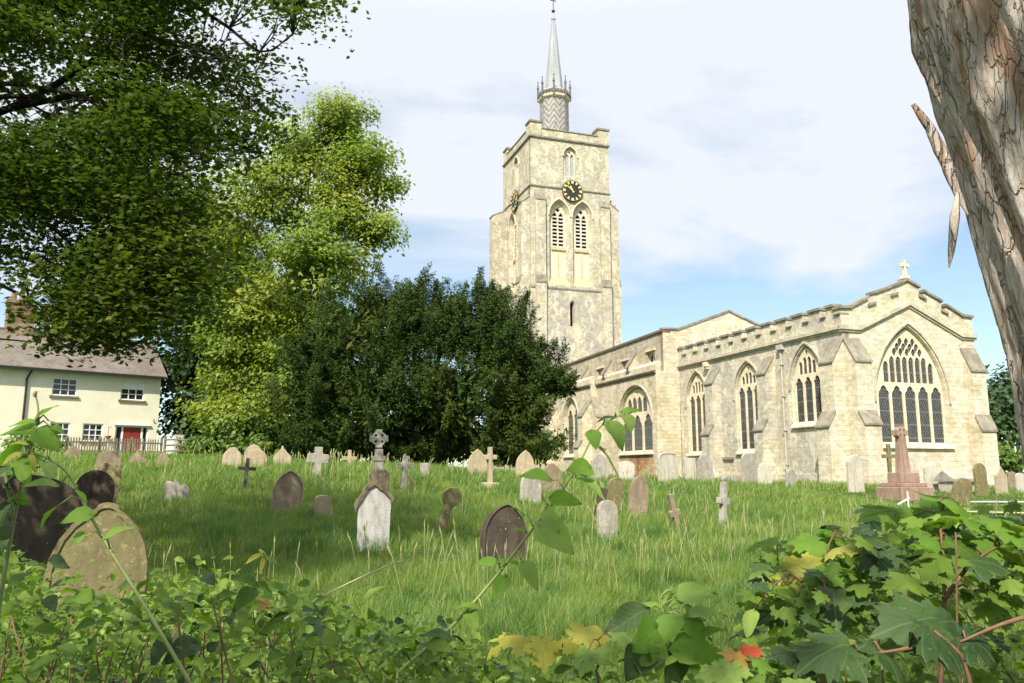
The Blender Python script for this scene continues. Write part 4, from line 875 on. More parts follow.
# ---------------------------------------------------------------- leaf and tree helpers
T_LEAF = (np.array([(0, 0, 0), (-.34, .45, .10), (.34, .45, .10), (0, 1, -.08)]), np.array([(0, 2, 3), (0, 3, 1)]))
T_SPRAY = (np.array([(0, 0, 0), (-.16, .55, .03), (.16, .55, .03), (0, 1, .0)]), np.array([(0, 2, 3), (0, 3, 1)]))
_mo = [(0, 0), (.22, -.10), (.30, .10), (.62, .16), (.46, .38), (.58, .72), (.26, .66), (0, 1.0), (-.26, .66), (-.58, .72), (-.46, .38), (-.62, .16), (-.30, .10), (-.22, -.10)]
T_MAPLE = (np.array([(0, .32, .05)]+[(x, y, -.30*x*x-.06*y) for x, y in _mo]), np.array([(0, 1+i, 1+(i+1) % len(_mo)) for i in range(len(_mo))]))
def unit(a): return a/np.maximum(1e-9, np.linalg.norm(a, axis=-1, keepdims=True))
def leaves(name, pos, size, nrm, tan, T, mat, parent=None, veins=0):
    tv, tf = T; n = unit(nrm); t = unit(tan - n*np.sum(tan*n, 1, keepdims=True)); b = np.cross(t, n)
    V = pos[:, None, :] + size[:, None, None]*(tv[None, :, 0, None]*b[:, None] + tv[None, :, 1, None]*t[:, None] + tv[None, :, 2, None]*n[:, None])
    F = tf[None]+ (np.arange(len(pos))*len(tv))[:, None, None]
    me = mesh_np(V.reshape(-1, 3), F.reshape(-1, tf.shape[1]))
    if veins:
        at_ = me.attributes.new('leaf', 'FLOAT_VECTOR', 'POINT'); q = np.tile(np.stack([tv[:, 0], tv[:, 1], np.full(len(tv), float(veins-1))], 1), (len(pos), 1)); at_.data.foreach_set('vector', q.astype(np.float32).ravel())
    return link(name, me, mat, parent, smooth=bool(veins))
def ell(px, py, D, rx, rz, ry=None, n=60):
    k = D/785; return (at(px, py, D), np.array([rx*k, (ry or (rx+rz)/2)*k, rz*k]), n)
def limb(mb, a, b, r0, r1, wob=.12, n=7, segs=8):
    a, b = np.array(a, float), np.array(b, float); L = np.linalg.norm(b-a); P = []; ph = random.random()*9
    for i in range(segs+1):
        u = i/segs; P.append(a+(b-a)*u+np.array([math.sin(u*5+ph), math.cos(u*4+ph*2), .6*math.sin(u*3.1)+.9*math.sin(math.pi*u)])*wob*L*.35*math.sin(math.pi*u)**.8)
    mb.tube(P, [r0+(r1-r0)*(i/segs)**.8 for i in range(segs+1)], n, cap=False); return P
def tree(name, label, cat, base, lobes, leafmat_, size, per, clump, T=T_LEAF, flat=.5, trunk=.4, barkm=None, upw=.6, group=None, shell=.45, sprayup=0.0, trunk_top=None, twigs=True):
    zb = gz(base[0], base[1]); root = empty(name, (base[0], base[1], zb)); tag(root, label, cat, group)
    o3 = np.array([base[0], base[1], zb]); pos, nr, ta, sz = [], [], [], []; cl = []
    allc = np.mean([l[0] for l in lobes], axis=0)
    for c, r, n in lobes:
        d = unit(rng.normal(size=(n, 3))); d[:, 2] = np.where(d[:, 2] < -.55, -d[:, 2]*.5, d[:, 2]); d = unit(d)
        q = shell+(1-shell)*rng.random((n, 1))**(.6 if shell > .2 else .42); q *= 1+(.14 if shell > .2 else .20)*np.clip(rng.normal(size=(n, 1)), -1.5, 1.5)
        cc = c+d*q*r; cl.append((c, cc))
        for k in range(n):
            m = int(per*(.6+.8*rng.random())); g_ = np.clip(rng.normal(size=(m, 3)), -1.7, 1.7)*clump*np.array([1, 1, flat])*(.7+.6*rng.random())
            pos.append(cc[k]+g_); out = d[k]*.8+unit(g_)*.5
            nr.append(out+np.array([0, 0, upw])+rng.normal(size=(m, 3))*.55)
            ta.append(rng.normal(size=(m, 3))*.8+out*.9+np.array([0, 0, sprayup])); sz.append(size*(.6+.8*rng.random(m)))
    pos = np.concatenate(pos)-o3; leaves('foliage', pos, np.concatenate(sz), np.concatenate(nr), np.concatenate(ta), T, leafmat_, root)
    mb = MB(); top = np.array(trunk_top if trunk_top is not None else allc)-o3
    limb(mb, (0, 0, -.4), top, trunk, trunk*.45, .06, 10, 10)
    mb.build('trunk', barkm or MAT_BARK, root, smooth=True)
    mb = MB()
    for c, cc in cl:
        s0 = top*random.uniform(.45, .95); P = limb(mb, s0, c-o3, trunk*.32, trunk*.10, .25, 6)
        if twigs:
            for k in range(0, len(cc), 3): limb(mb, P[random.randint(3, 8)], cc[k]-o3, trunk*.08, trunk*.02, .2, 4, 4)
    mb.build('limbs', barkm or MAT_BARK, root, smooth=True); return root
# ---------------------------------------------------------------- fence
MAT_FENCE = simple('weathered_grey_timber', (.21, .18, .135), .9, .1, .25, 6, .3, (1, 1, .3))
def fline(p, q, n): return [np.array(p)*(1-i/n)+np.array(q)*i/n for i in range(n+1)]
A_ = at(30, 472, 42.5)[:2]; B_ = at(160, 472, 46.5)[:2]; L_ = np.linalg.norm(B_-A_); fd = (B_-A_)/L_
FE = empty('picket_fence', (A_[0], A_[1], gz(*A_)), math.atan2(fd[1], fd[0])); tag(FE, 'weathered grey picket fence along the front of the cream house', 'fence')
zf = FE.location.z; mb = MB(); n_ = int(L_/.135)
for i in range(n_):
    x = i*.135; q = A_+fd*x; z0 = gz(*q)-zf; h = 1.02+.05*vnoise(x*3, 1.0); lean = (vnoise(x*5, 2.0)-.5)*.03
    mb.prism([(x, z0-.02), (x+.075, z0-.02), (x+.075+lean, z0+h-.06), (x+.0375+lean, z0+h), (x+lean, z0+h-.06)], -.012, .012, lambda a, b, c: (a, c, b))
mb.build('pickets', MAT_FENCE, FE)
mb = MB()
for hz in (.3, .78): mb.tube([(x, .045, gz(*(A_+fd*x))-zf+hz) for x in np.linspace(0, L_, 8)], .045, 4)
mb.build('rails', MAT_FENCE, FE)
for x in np.arange(0, L_+.1, L_/4):
    mb = MB(); z0 = gz(*(A_+fd*x))-zf; mb.box(x-.06, x+.06, .05, .17, z0-.2, z0+1.12); mb.build('post', MAT_FENCE, FE, bevel=.01)
B2 = at(163, 472, 46.5)[:2]; C2 = at(205, 472, 47.5)[:2]; L2 = np.linalg.norm(C2-B2); f2 = (C2-B2)/L2
FP = empty('post_and_rail_fence', (B2[0], B2[1], gz(*B2)), math.atan2(f2[1], f2[0])); tag(FP, 'open post and rail timber fence right of the pickets', 'fence'); zf = FP.location.z
mb = MB()
for hz in (.35, .68, 1.0): mb.tube([(x, 0, gz(*(B2+f2*x))-zf+hz+.03*math.sin(x*3)) for x in np.linspace(0, L2, 6)], .05, 6)
mb.build('rails', MAT_FENCE, FP)
for x in np.linspace(0, L2, 4):
    mb = MB(); z0 = gz(*(B2+f2*x))-zf; mb.tube([(x, .07, z0-.2), (x, .07, z0+1.18)], .075, 7); mb.build('post', MAT_FENCE, FP)
st('whitish upright stone beyond the post and rail fence', 177, 435, 452, 9, 50, 'square', 'white', 0, 0, None, .3, name='gate_pier', group='stones by the fence')

# ================================================================= TREES
L_YEW = leafmat('yew_foliage', (.020, .048, .010), (.062, .094, .017), (.12, .135, .03), .18, .7, .08)
L_LIME = leafmat('lime_tree_leaves', (.15, .22, .028), (.26, .315, .045), (.35, .36, .06), .45, .5, .3)
L_DEEP = leafmat('deep_green_leaves', (.030, .065, .018), (.060, .105, .028), (.09, .13, .035), .3)
L_PALE = leafmat('pale_conifer_leaves', (.10, .15, .06), (.15, .20, .08), None, .25)
L_NEAR = leafmat('field_maple_leaves', (.044, .078, .014), (.095, .128, .022), (.13, .14, .032), .40, .6, .15)
L_HEDGE = leafmat('bright_shrub_leaves', (.08, .15, .02), (.14, .22, .035), None, .35)
b_ = at(318, 472, 49); tree('lime_tree', 'tall bright yellow-green lime tree rising behind the dark yew', 'tree', b_[:2],
  [ell(338, 128, 48, 30, 34, None, 50), ell(308, 165, 49, 40, 46, None, 66), ell(360, 172, 47, 28, 40, None, 50), ell(272, 212, 48, 50, 52, None, 84), ell(388, 188, 47, 13, 10, None, 14), ell(346, 226, 47, 38, 50, None, 70), ell(238, 262, 48, 44, 52, None, 76), ell(318, 272, 46, 48, 48, None, 80), ell(378, 238, 46, 15, 20, None, 22), ell(260, 322, 47, 50, 52, None, 84), ell(328, 330, 46, 34, 44, None, 56), ell(234, 370, 47, 38, 46, None, 64), ell(285, 385, 46, 38, 44, None, 54), ell(250, 424, 45, 46, 30, None, 60), ell(205, 230, 49, 38, 44, None, 54)],
  L_LIME, .235, 84, .56, flat=.52, trunk=.42, upw=.75, shell=.10)
b_ = at(205, 472, 56); tree('broadleaf_tree', 'deep green spreading tree standing right of the cream house', 'tree', b_[:2],
  [ell(195, 300, 57, 45, 45, None, 44), ell(222, 360, 56, 40, 55, None, 44), ell(183, 385, 58, 26, 45, None, 36), ell(205, 420, 55, 34, 26, None, 30), ell(185, 255, 58, 40, 40, None, 30)], L_DEEP, .42, 90, .85, trunk=.5, group='trees behind the churchyard')
b_ = at(120, 472, 78); tree('cedar_tree', 'pale grey-green tree showing above the house roof', 'tree', b_[:2], [ell(100, 300, 78, 34, 42, None, 40), ell(140, 310, 78, 26, 30, None, 30), ell(70, 325, 80, 20, 18, None, 14)], L_PALE, .5, 70, .9, trunk=.5, group='trees behind the churchyard', twigs=False)
b_ = at(262, 472, 60); tree('broadleaf_tree', 'deep green tree filling the gap behind the lime tree', 'tree', b_[:2], [ell(260, 330, 60, 60, 80, None, 60), ell(300, 400, 58, 70, 50, None, 50), ell(240, 420, 60, 40, 40, None, 40)], L_DEEP, .5, 80, 1.0, trunk=.5, group='trees behind the churchyard', twigs=False)
b_ = at(1010, 472, 66); tree('broadleaf_tree', 'dark green tree beyond the east end of the church', 'tree', b_[:2], [ell(1010, 415, 66, 34, 40, None, 50), ell(1050, 400, 70, 50, 50, None, 50), ell(985, 440, 64, 18, 28, None, 24), ell(1090, 440, 66, 60, 40, None, 40)], L_DEEP, .42, 80, .8, trunk=.4, group='trees behind the churchyard', twigs=False)
b_ = at(1000, 472, 50); tree('shrub', 'bright green shrub at the corner of the chancel', 'shrub', b_[:2], [ell(1001, 462, 48, 13, 13, None, 30)], L_HEDGE, .25, 60, .4, trunk=.06, twigs=False)
for px, py, D, rx, rz, lab in ((212, 449, 45, 16, 12, 'bright green low shrub beside the post and rail fence'), (238, 446, 44, 20, 15, 'larger rounded shrub under the lime tree'), (268, 450, 42, 16, 12, 'small leafy shrub behind the pink headstones'), (197, 452, 48, 10, 10, 'tiny light green bush by the last fence post'), (36, 452, 41, 22, 14, 'leafy bush at the left end of the picket fence')):
    b_ = at(px, 472, D); tree('shrub', lab, 'shrub', b_[:2], [ell(px, py, D, rx, rz, None, 34)], L_HEDGE, .24, 60, .38, trunk=.05, group='shrubs along the back of the churchyard', twigs=False)
b_ = at(440, 472, 54); tree('added_hedge', 'added dark foliage screen closing the sky gaps beneath the yew', 'added_hedge', b_[:2], [ell(360, 447, 54, 70, 24, 14, 70), ell(450, 447, 54, 70, 24, 14, 70), ell(520, 450, 55, 40, 18, 12, 40)], L_DEEP, .4, 60, .6, trunk=.1, twigs=False)  # added foliage: keeps the space under the yew dark by blocking sky gaps
# yew: many upright, tapering sprays
def yew():
    b0 = at(432, 472, 41.5); zb = gz(b0[0], b0[1]); root = empty('yew_tree', (b0[0], b0[1], zb)); tag(root, 'broad dark yew tree with feathery upright sprays before the church tower', 'tree')
    o3 = np.array([b0[0], b0[1], zb])
    lobes = [ell(348, 345, 41, 64, 62, 75, 130), ell(400, 330, 41.5, 62, 46, 70, 130), ell(452, 328, 41.5, 58, 48, 70, 130), ell(500, 348, 41.5, 46, 46, 65, 120), ell(530, 378, 41, 28, 40, 45, 70), ell(312, 390, 40.5, 40, 58, 55, 90), ell(385, 400, 38.5, 62, 54, 45, 110), ell(450, 400, 38.5, 64, 54, 45, 120), ell(515, 415, 39.5, 44, 47, 45, 90), ell(562, 388, 40, 20, 8, 10, 14), ell(345, 442, 39.5, 60, 20, 35, 70), ell(430, 450, 39.8, 60, 16, 25, 60), ell(515, 450, 39, 46, 18, 30, 50), ell(300, 440, 41, 30, 24, 25, 34), ell(420, 448, 45, 150, 20, 20, 90)]
    pos, nr, ta, sz = [], [], [], []; cl = []
    for c, r, n in lobes:
        n = int(n*.40)+2; d = unit(rng.normal(size=(n, 3))); d[:, 2] = np.where(d[:, 2] < -.5, -d[:, 2], d[:, 2])
        q = .52+.46*rng.random((n, 1))**.6; q *= 1+.09*rng.normal(size=(n, 1)); cc = c+d*q*r; cl.append((c, cc))
        for k in range(n):
            ax = unit((d[k]*np.array([.75, .75, .2])+np.array([0, 0, .80])+rng.normal(size=3)*.22)[None])[0]; Ls = random.uniform(1.3, 2.9)*(.75 if r[2] < 1.5 else 1)
            R0 = Ls*random.uniform(.17, .26); m = int(520*(Ls/2)**1.3)
            for sp in range(random.randint(3, 5)):           # each plume is a handful of tapering sprays
                a2 = unit((ax+rng.normal(size=3)*.26)[None])[0]; mm = m//4; u = rng.random(mm)**.75; L2 = Ls*random.uniform(.65, 1.05)
                side = unit(rng.normal(size=(mm, 3))); side = unit(side-a2*(side@a2)[:, None]); rad = (R0*.72*(1-u)**.75+.02)
                p = cc[k]+a2*((u-.45)*L2)[:, None]+side*(rad*rng.random(mm)**.45)[:, None]
                pos.append(p); ta.append(a2*.9+side*.65+rng.normal(size=(mm, 3))*.22); nr.append(side*.6+np.array([0, 0, .55])+d[k]*.5+rng.normal(size=(mm, 3))*.35); sz.append(.155*(.6+.7*rng.random(mm)))
    # inner twiggy mass
    for c, r, n in lobes:
        m = n*12; p = c+unit(rng.normal(size=(m, 3)))*rng.random((m, 1))**.33*r*.60
        pos.append(p); nr.append(rng.normal(size=(m, 3))); ta.append(rng.normal(size=(m, 3))); sz.append(.5*(.6+.6*rng.random(m)))
    pos = np.concatenate(pos)-o3; ok = pos[:, 2] > .25
    leaves('foliage', pos[ok], np.concatenate(sz)[ok], np.concatenate(nr)[ok], np.concatenate(ta)[ok], T_SPRAY, L_YEW, root)
    mb = MB(); limb(mb, (0, 0, -.3), (.2, 0, 5), .75, .35, .05, 12, 10); mb.build('trunk', MAT_BARK, root, smooth=True)
    mb = MB()
    for c, cc in cl:
        P = limb(mb, (0, 0, random.uniform(1.2, 4)), c-o3, .22, .06, .2, 6)
        for k in range(0, len(cc), 6): limb(mb, P[random.randint(3, 8)], cc[k]-o3, .05, .015, .15, 4, 4)
    mb.build('limbs', MAT_BARK, root, smooth=True)
yew()
# near tree overhanging from the left: limbs reach in from a trunk outside the frame
MAT_DARKBARK = barkmat('dark_maple_bark', (.035, .030, .024))
def near_tree():
    bx, by = -11.5, 10.5; zb = gz(bx, by); root = empty('maple_tree', (bx, by, zb)); o3 = np.array([bx, by, zb])
    tag(root, 'dark leafy maple whose low branches hang in from the left', 'tree')
    mb = MB(); limb(mb, (0, 0, -.3), (.4, .2, 8.5), .5, .26, .03, 14, 12); mb.build('trunk', MAT_DARKBARK, root, smooth=True)
    poly = [(-60, -90), (325, -90), (322, 22), (296, 10), (280, 38), (318, 50), (284, 58), (304, 84), (268, 92), (278, 118), (262, 146), (270, 184), (240, 208), (244, 236), (214, 256), (196, 296), (172, 314), (150, 334), (118, 336), (92, 346), (66, 318), (50, 290), (20, 282), (-60, 262)]
    def inside(x, y):
        c = False; j = len(poly)-1
        for i in range(len(poly)):
            if (poly[i][1] > y) != (poly[j][1] > y) and x < (poly[j][0]-poly[i][0])*(y-poly[i][1])/(poly[j][1]-poly[i][1])+poly[i][0]: c = not c
            j = i
        return c
    ends = [(340, 20, 9.5), (330, 55, 10), (290, 100, 10.5), (285, 170, 11), (250, 235, 11), (200, 300, 10.5), (140, 335, 10), (60, 340, 9.5), (10, 320, 9), (60, 180, 10.5), (120, 90, 10), (180, 30, 9.5), (250, -40, 9.5), (120, 250, 12), (200, 140, 12.5), (40, 60, 11), (220, 70, 11.5)]
    mb = MB(); pts = []
    for px, py, D in ends:
        e = at(px, py, D)-o3; s0 = np.array([.3, .2, random.uniform(3.4, 6.5)]); s0[2] = min(8.2, max(2.6, .55*e[2]+1.2))
        e = s0+(e-s0)*.93; P = limb(mb, s0, e, .085, .008, .42, 7, 16); pts += [p for p in P[4:]]
    pts = np.array(pts); pos, nr, ta, sz = [], [], [], []
    cells = 0; tries = 0; C = []
    while cells < 470 and tries < 12000:
        tries += 1; px, py = random.uniform(-60, 345), random.uniform(-90, 350)
        if not inside(px, py): continue
        edge = (px > 215 or py > 285)
        hole = fbm(px/75.0, py/55.0, 3.3, 3, 77)
        core = max(0, 1-math.hypot((px-140)/150, (py-150)/170))
        if hole < .435-.13*core: continue
        if edge and random.random() < .35: continue
        D = random.uniform(8.3, 12.8); c = at(px, py, D)
        if math.hypot(c[0]+.262*(c[2]-.6)+2.5, c[1]+.835*(c[2]-.6)-14.2) < 1.25: continue  # crown shaped with a gap so sun reaches the white headstone
        c = c-o3; cells += 1; C.append(c)
        k = pts[np.argmin(np.sum((pts-c)**2, 1)+rng.random(len(pts))*.4)]; limb(mb, k, c, .012, .003, .3, 4, 5)
        m = int(random.uniform(130, 300)*(.5 if px > 225 else 1)); r = random.uniform(.24, .50)*(.75 if px > 225 else 1)
        g_ = np.clip(rng.normal(size=(m, 3)), -1.5, 1.5)*r*np.array([1, 1, .24]); g_[:, 2] -= .16*(g_[:, 0]**2+g_[:, 1]**2)/r; pos.append(c+g_)
        nr.append(np.array([0, 0, 1.1])+rng.normal(size=(m, 3))*.45); ta.append(unit(g_)*.9+np.array([.1, 0, -.45])+rng.normal(size=(m, 3))*.5); sz.append(.058*(.55+.75*rng.random(m)))
    # far side of the same crown: denser, so that little sky shows through its middle
    for k in range(200):
        px, py = random.uniform(-60, 255), random.uniform(-60, 325)
        if not inside(px+14, py+10) or fbm(px/70.0, py/55.0, 9.1, 3, 33) < .40: continue
        c = at(px, py, random.uniform(12.5, 15.5))
        if math.hypot(c[0]+.262*(c[2]-.6)+2.5, c[1]+.835*(c[2]-.6)-14.2) < 1.2: continue  # same sun gap left open on the far side
        m = 70; g_ = rng.normal(size=(m, 3))*random.uniform(.25, .5)*np.array([1, 1, .5]); pos.append(c-o3+g_); nr.append(np.array([0, -.2, .8])+rng.normal(size=(m, 3))*.55); ta.append(unit(g_)+np.array([0, 0, -.3])+rng.normal(size=(m, 3))*.5); sz.append(.085*(.6+.7*rng.random(m)))
    # crown above and behind, out of frame, that gives the shade
    for k in range(120):
        c = np.array([random.uniform(-14, -7.0), random.uniform(3.5, 12.0), random.uniform(5.5, 10.5)])
        vis = (c[2]-1.55) < .60*c[1] and c[0] > -.60*c[1]
        if vis: continue
        c = c-o3; m = 34; g_ = rng.normal(size=(m, 3))*.5*np.array([1, 1, .5]); pos.append(c+g_); nr.append(np.array([0, 0, .8])+rng.normal(size=(m, 3))*.5); ta.append(rng.normal(size=(m, 3))); sz.append(.17*(.6+.7*rng.random(m)))
    for k in range(10):
        a = k*.63; limb(mb, (.3, .2, random.uniform(5.5, 8)), (3.5*math.cos(a), 3.0*math.sin(a), random.uniform(8.5, 11)), .10, .02, .2, 6, 8)
    mb.build('limbs', MAT_DARKBARK, root, smooth=True)
    leaves('foliage', np.concatenate(pos), np.concatenate(sz), np.concatenate(nr), np.concatenate(ta), T_MAPLE, L_NEAR, root)
near_tree()
# great trunk at the right: leaning, shaggy, peeling bark
def barkshader():
    m, t, b, o = M('peeling_red_grey_bark', .92, .15); n = N(t); at_ = n.new('ShaderNodeAttribute'); at_.attribute_name = 'depth'; v = n.co('Object', (1, 1, .32)); vl = n.co('Object', (1, 1, .09))
    wob = n.new('ShaderNodeTexNoise'); n.l(v, wob.inputs['Vector']); wob.inputs['Scale'].default_value = 9; wob.inputs['Detail'].default_value = 5
    vw = n.mix(.16, vl, wob.outputs['Color'], 'ADD')
    f1 = n.noise(v, 13, 8, .7, .6); f2 = n.noise(v, 70, 6, .75); f3 = n.noise(vl, 48, 6, .7, .8)
    c = n.mix(n.ramp(f1, .36, .62), (.64, .55, .475), (.80, .73, .65))
    c = n.mix(n.ramp(n.noise(vl, 13, 6, .65, .5), .55, .61), c, (.50, .33, .215))
    c = n.mix(n.ramp(f3, .42, .60), n.mix(1.0, c, (.72, .68, .64), 'MULTIPLY'), c)
    c = n.mix(n.ramp(f2, .38, .62), n.mix(1.0, c, (.76, .73, .70), 'MULTIPLY'), c)
    cr_ = []
    for sc, wd in ((11, .012), (22, .012), (40, .012)):
        vo = n.new('ShaderNodeTexVoronoi', feature='DISTANCE_TO_EDGE'); n.l(vw, vo.inputs['Vector']); vo.inputs['Scale'].default_value = sc
        k = n.ramp(vo.outputs['Distance'], 0.0, wd*2); c = n.mix(k, n.mix(1.0, c, (.66, .59, .53), 'MULTIPLY'), c); cr_.append(k)
    c = n.mix(n.ramp(at_.outputs['Fac'], .10, .36), (.40, .26, .18), c)
    n.l(c, b.inputs['Base Color']); h = n.math('ADD', n.math('ADD', n.math('MULTIPLY', cr_[0], 1.0), n.math('MULTIPLY', cr_[1], .5)), n.math('ADD', f3, n.math('MULTIPLY', f2, .6)))
    n.bump(h, b, 1.0, .014); return m
MAT_PEEL = barkshader()
def big_trunk():
    edge = [(917, -60), (923, 0), (945, 80), (967, 140), (988, 215), (1008, 285), (1025, 350), (1036, 420), (1046, 475), (1058, 560), (1066, 640)]
    R = .31; D = 2.25; E = [at(x, y, D) for x, y in edge]
    base = np.array([E[-1][0]+R+.22, D, gz(2.1, D)]); zb = base[2]
    cz = [zb-.2, zb+.25]+[e[2] for e in E[::-1] if e[2] > zb+.4]+[4.4, 6.0, 8.0, 10.5]
    cx = [base[0]+.10, base[0]+.02]+[e[0]+R*1.02 for e in E[::-1] if e[2] > zb+.4]
    sl = (cx[-1]-cx[-5])/(cz[len(cx)-1]-cz[len(cx)-5]); z_l = cz[len(cx)-1]; x_l = cx[-1]
    cx += [x_l+sl*(z-z_l)*(.9 if z < 5 else .7) for z in cz[len(cx):]]
    root = empty('cedar_tree', (base[0], base[1], zb)); tag(root, 'huge leaning trunk with shaggy peeling red-grey bark at the right', 'tree')
    zs = np.concatenate([np.linspace(zb-.2, 3.6, 420), np.linspace(3.62, 10.5, 120)]); th = np.linspace(0, 2*math.pi, 280, endpoint=False)
    Zg, Tg = np.meshgrid(zs, th, indexing='ij'); X0 = np.interp(zs, cz, cx)[:, None]
    rad = (R*np.interp(zs, [zb, zb+.5, 3, 10.5], [1.35, 1.05, 1.0, .45]))[:, None]
    u = Tg*R; cxn, cyn = np.cos(Tg)*R, np.sin(Tg)*R
    tw = .25*Zg
    a = np.cos(Tg+tw)*R, np.sin(Tg+tw)*R
    rid = 1-np.abs(2*fbm(a[0]*9, a[1]*9, Zg*1.1, 4, 3)-1)*2.2
    pl = vnoise(a[0]*15+.6*vnoise(Zg*4, 0), a[1]*15, Zg*.6, 21); st_ = np.clip((pl-.40)*14, 0, 1)
    pl2 = np.clip((vnoise(a[0]*24, a[1]*30, Zg*1.4, 31)-.45)*16, 0, 1)
    dep = .55*st_+.25*np.clip(rid, 0, 1)+.20*pl2
    disp = .042*dep+.03*(fbm(a[0]*4, a[1]*4, Zg*.8, 3, 41)-.45)+.006*fbm(a[0]*60, a[1]*60, Zg*14, 2, 51)
    rr = rad+disp-.03
    V = np.stack([X0+np.cos(Tg)*rr, D+np.sin(Tg)*rr, Zg], -1)-np.array([base[0], base[1], zb]); nz, nth = Zg.shape
    id_ = np.arange(nz*nth).reshape(nz, nth); f = np.stack([id_[:-1], np.roll(id_, -1, 1)[:-1], np.roll(id_, -1, 1)[1:], id_[1:]], -1).reshape(-1, 4)
    me = mesh_np(V.reshape(-1, 3), f); at_ = me.attributes.new('depth', 'FLOAT', 'POINT'); at_.data.foreach_set('value', dep.ravel().astype(np.float32))
    link('trunk', me, MAT_PEEL, root, smooth=True)
    def flake(pts, w, name='bark_strip'):
        P = [at(x, y, d) for x, y, d in pts]; Q = []
        for i in range(len(P)-1):
            for k in range(6): Q.append(P[i]*(1-k/6)+P[i+1]*k/6)
        Q.append(P[-1]); V, F = [], []
        for i, p in enumerate(Q):
            d = unit((Q[min(i+1, len(Q)-1)]-Q[max(0, i-1)])[None])[0]; s = unit(np.cross(d, np.array([.25, 1, .1]))[None])[0]; uu = i/(len(Q)-1)
            ww = w*(1-.75*abs(2*uu-.9)**1.6)*(1+.35*(vnoise(i*.7, len(pts)*3.1)-.5)); nn = np.cross(s, d)
            for q, h in ((-1, 0), (-.3, .25), (.4, .28), (1, .05), (.4, -.05), (-.3, -.06)): V.append(p+s*ww*q*.5+nn*h*ww*.9-np.array([base[0], base[1], zb]))
        for i in range(len(Q)-1):
            for k in range(6): F.append((i*6+k, i*6+(k+1) % 6, (i+1)*6+(k+1) % 6, (i+1)*6+k))
        me = mesh_np(V, F); a_ = me.attributes.new('depth', 'FLOAT', 'POINT'); a_.data.foreach_set('value', np.full(len(V), .8, np.float32)); link(name, me, MAT_PEEL, root, smooth=True)
    flake([(913, 104, 2.2), (930, 128, 2.2), (945, 160, 2.2), (957, 192, 2.2), (968, 215, 2.2)], .035)
    flake([(958, 192, 2.17), (955, 215, 2.17), (952, 245, 2.17), (949, 268, 2.17)], .026)
    flake([(912, 20, 2.25), (921, 50, 2.22), (933, 80, 2.22), (942, 105, 2.22)], .05)
    for k in range(5):
        x, y = random.uniform(930, 1060), random.uniform(-40, 470); e = np.interp(y, [q[1] for q in edge], [q[0] for q in edge])
        if x < e+40: continue
        dd = D-math.sqrt(max(.0, R*R-(max(0, R-(x-e)*D/790))**2))-.012; l = random.uniform(60, 130)
        flake([(x, y, dd), (x+l*.13, y+l*.5, dd), (x+l*.25, y+l, dd+.004)], random.uniform(.018, .036))
    # crown overhead, above the frame; it shades the foreground
    pos, nr, ta, sz = [], [], [], []
    mb = MB(); tx = np.interp(7.5, cz, cx)-base[0]; tops = []
    for k in range(14):
        a_ = k*.9+.3; e = np.array([tx+random.uniform(2, 6)*math.cos(a_)-1.5, -3.0+4.4*math.sin(a_), random.uniform(6, 10.5)]); limb(mb, (np.interp(6+.25*k, cz, cx)-base[0], 0, 5.6+.25*k), e, .10, .02, .2, 6, 8); tops.append(e)
    mb.build('limbs', MAT_BARK, root, smooth=True)
    n_ = 0
    while n_ < 260:
        c = np.array([random.uniform(-6.5, 6.5), random.uniform(-8.5, -.8), random.uniform(5.2, 9.0)])
        if (c[2]-1.55) < .72*c[1]+1.2: continue
        if fbm(c[0]*.45, c[1]*.45, c[2]*.3, 3, 91) < .425: continue
        n_ += 1; m = 44; g_ = rng.normal(size=(m, 3))*.45*np.array([1, 1, .5]); pos.append(c-np.array([base[0], base[1], zb])+g_); nr.append(np.array([0, 0, .8])+rng.normal(size=(m, 3))*.5); ta.append(rng.normal(size=(m, 3))); sz.append(.22*(.6+.7*rng.random(m)))
    leaves('foliage', np.concatenate(pos), np.concatenate(sz), np.concatenate(nr), np.concatenate(ta), T_LEAF, L_DEEP, root)
big_trunk()

# ================================================================= GRASS
def grassmat():
    m, t, b, o = M('meadow_grass', .6, .2); n = N(t); gi = n.new('ShaderNodeNewGeometry'); r = gi.outputs['Random Per Island']; v = n.co('Object')
    c = n.mix(r, (.085, .165, .030), (.20, .295, .075))
    c = n.mix(n.ramp(n.noise(v, .30, 4, .6), .36, .62), c, n.mix(1.0, c, (1.40, 1.18, 1.1), 'MULTIPLY'))
    c = n.mix(n.ramp(n.noise(v, 1.4, 4, .6), .46, .62), c, n.mix(1.0, c, (.52, .72, .70), 'MULTIPLY'))
    c = n.mix(n.ramp(n.noise(v, 4.5, 3, .6), .50, .62), c, n.mix(1.0, c, (1.25, 1.15, .95), 'MULTIPLY'))
    c = n.mix(n.ramp(r, .93, .99), c, (.46, .43, .25))
    n.l(c, b.inputs['Base Color']); tr = n.new('ShaderNodeBsdfTranslucent'); n.l(n.mix(1.0, c, (1.2, 1.3, .6), 'MULTIPLY'), tr.inputs[0]); mx = n.new('ShaderNodeMixShader'); mx.inputs[0].default_value = .35
    n.l(b.outputs[0], mx.inputs[1]); n.l(tr.outputs[0], mx.inputs[2]); n.l(mx.outputs[0], o.inputs[0]); return m
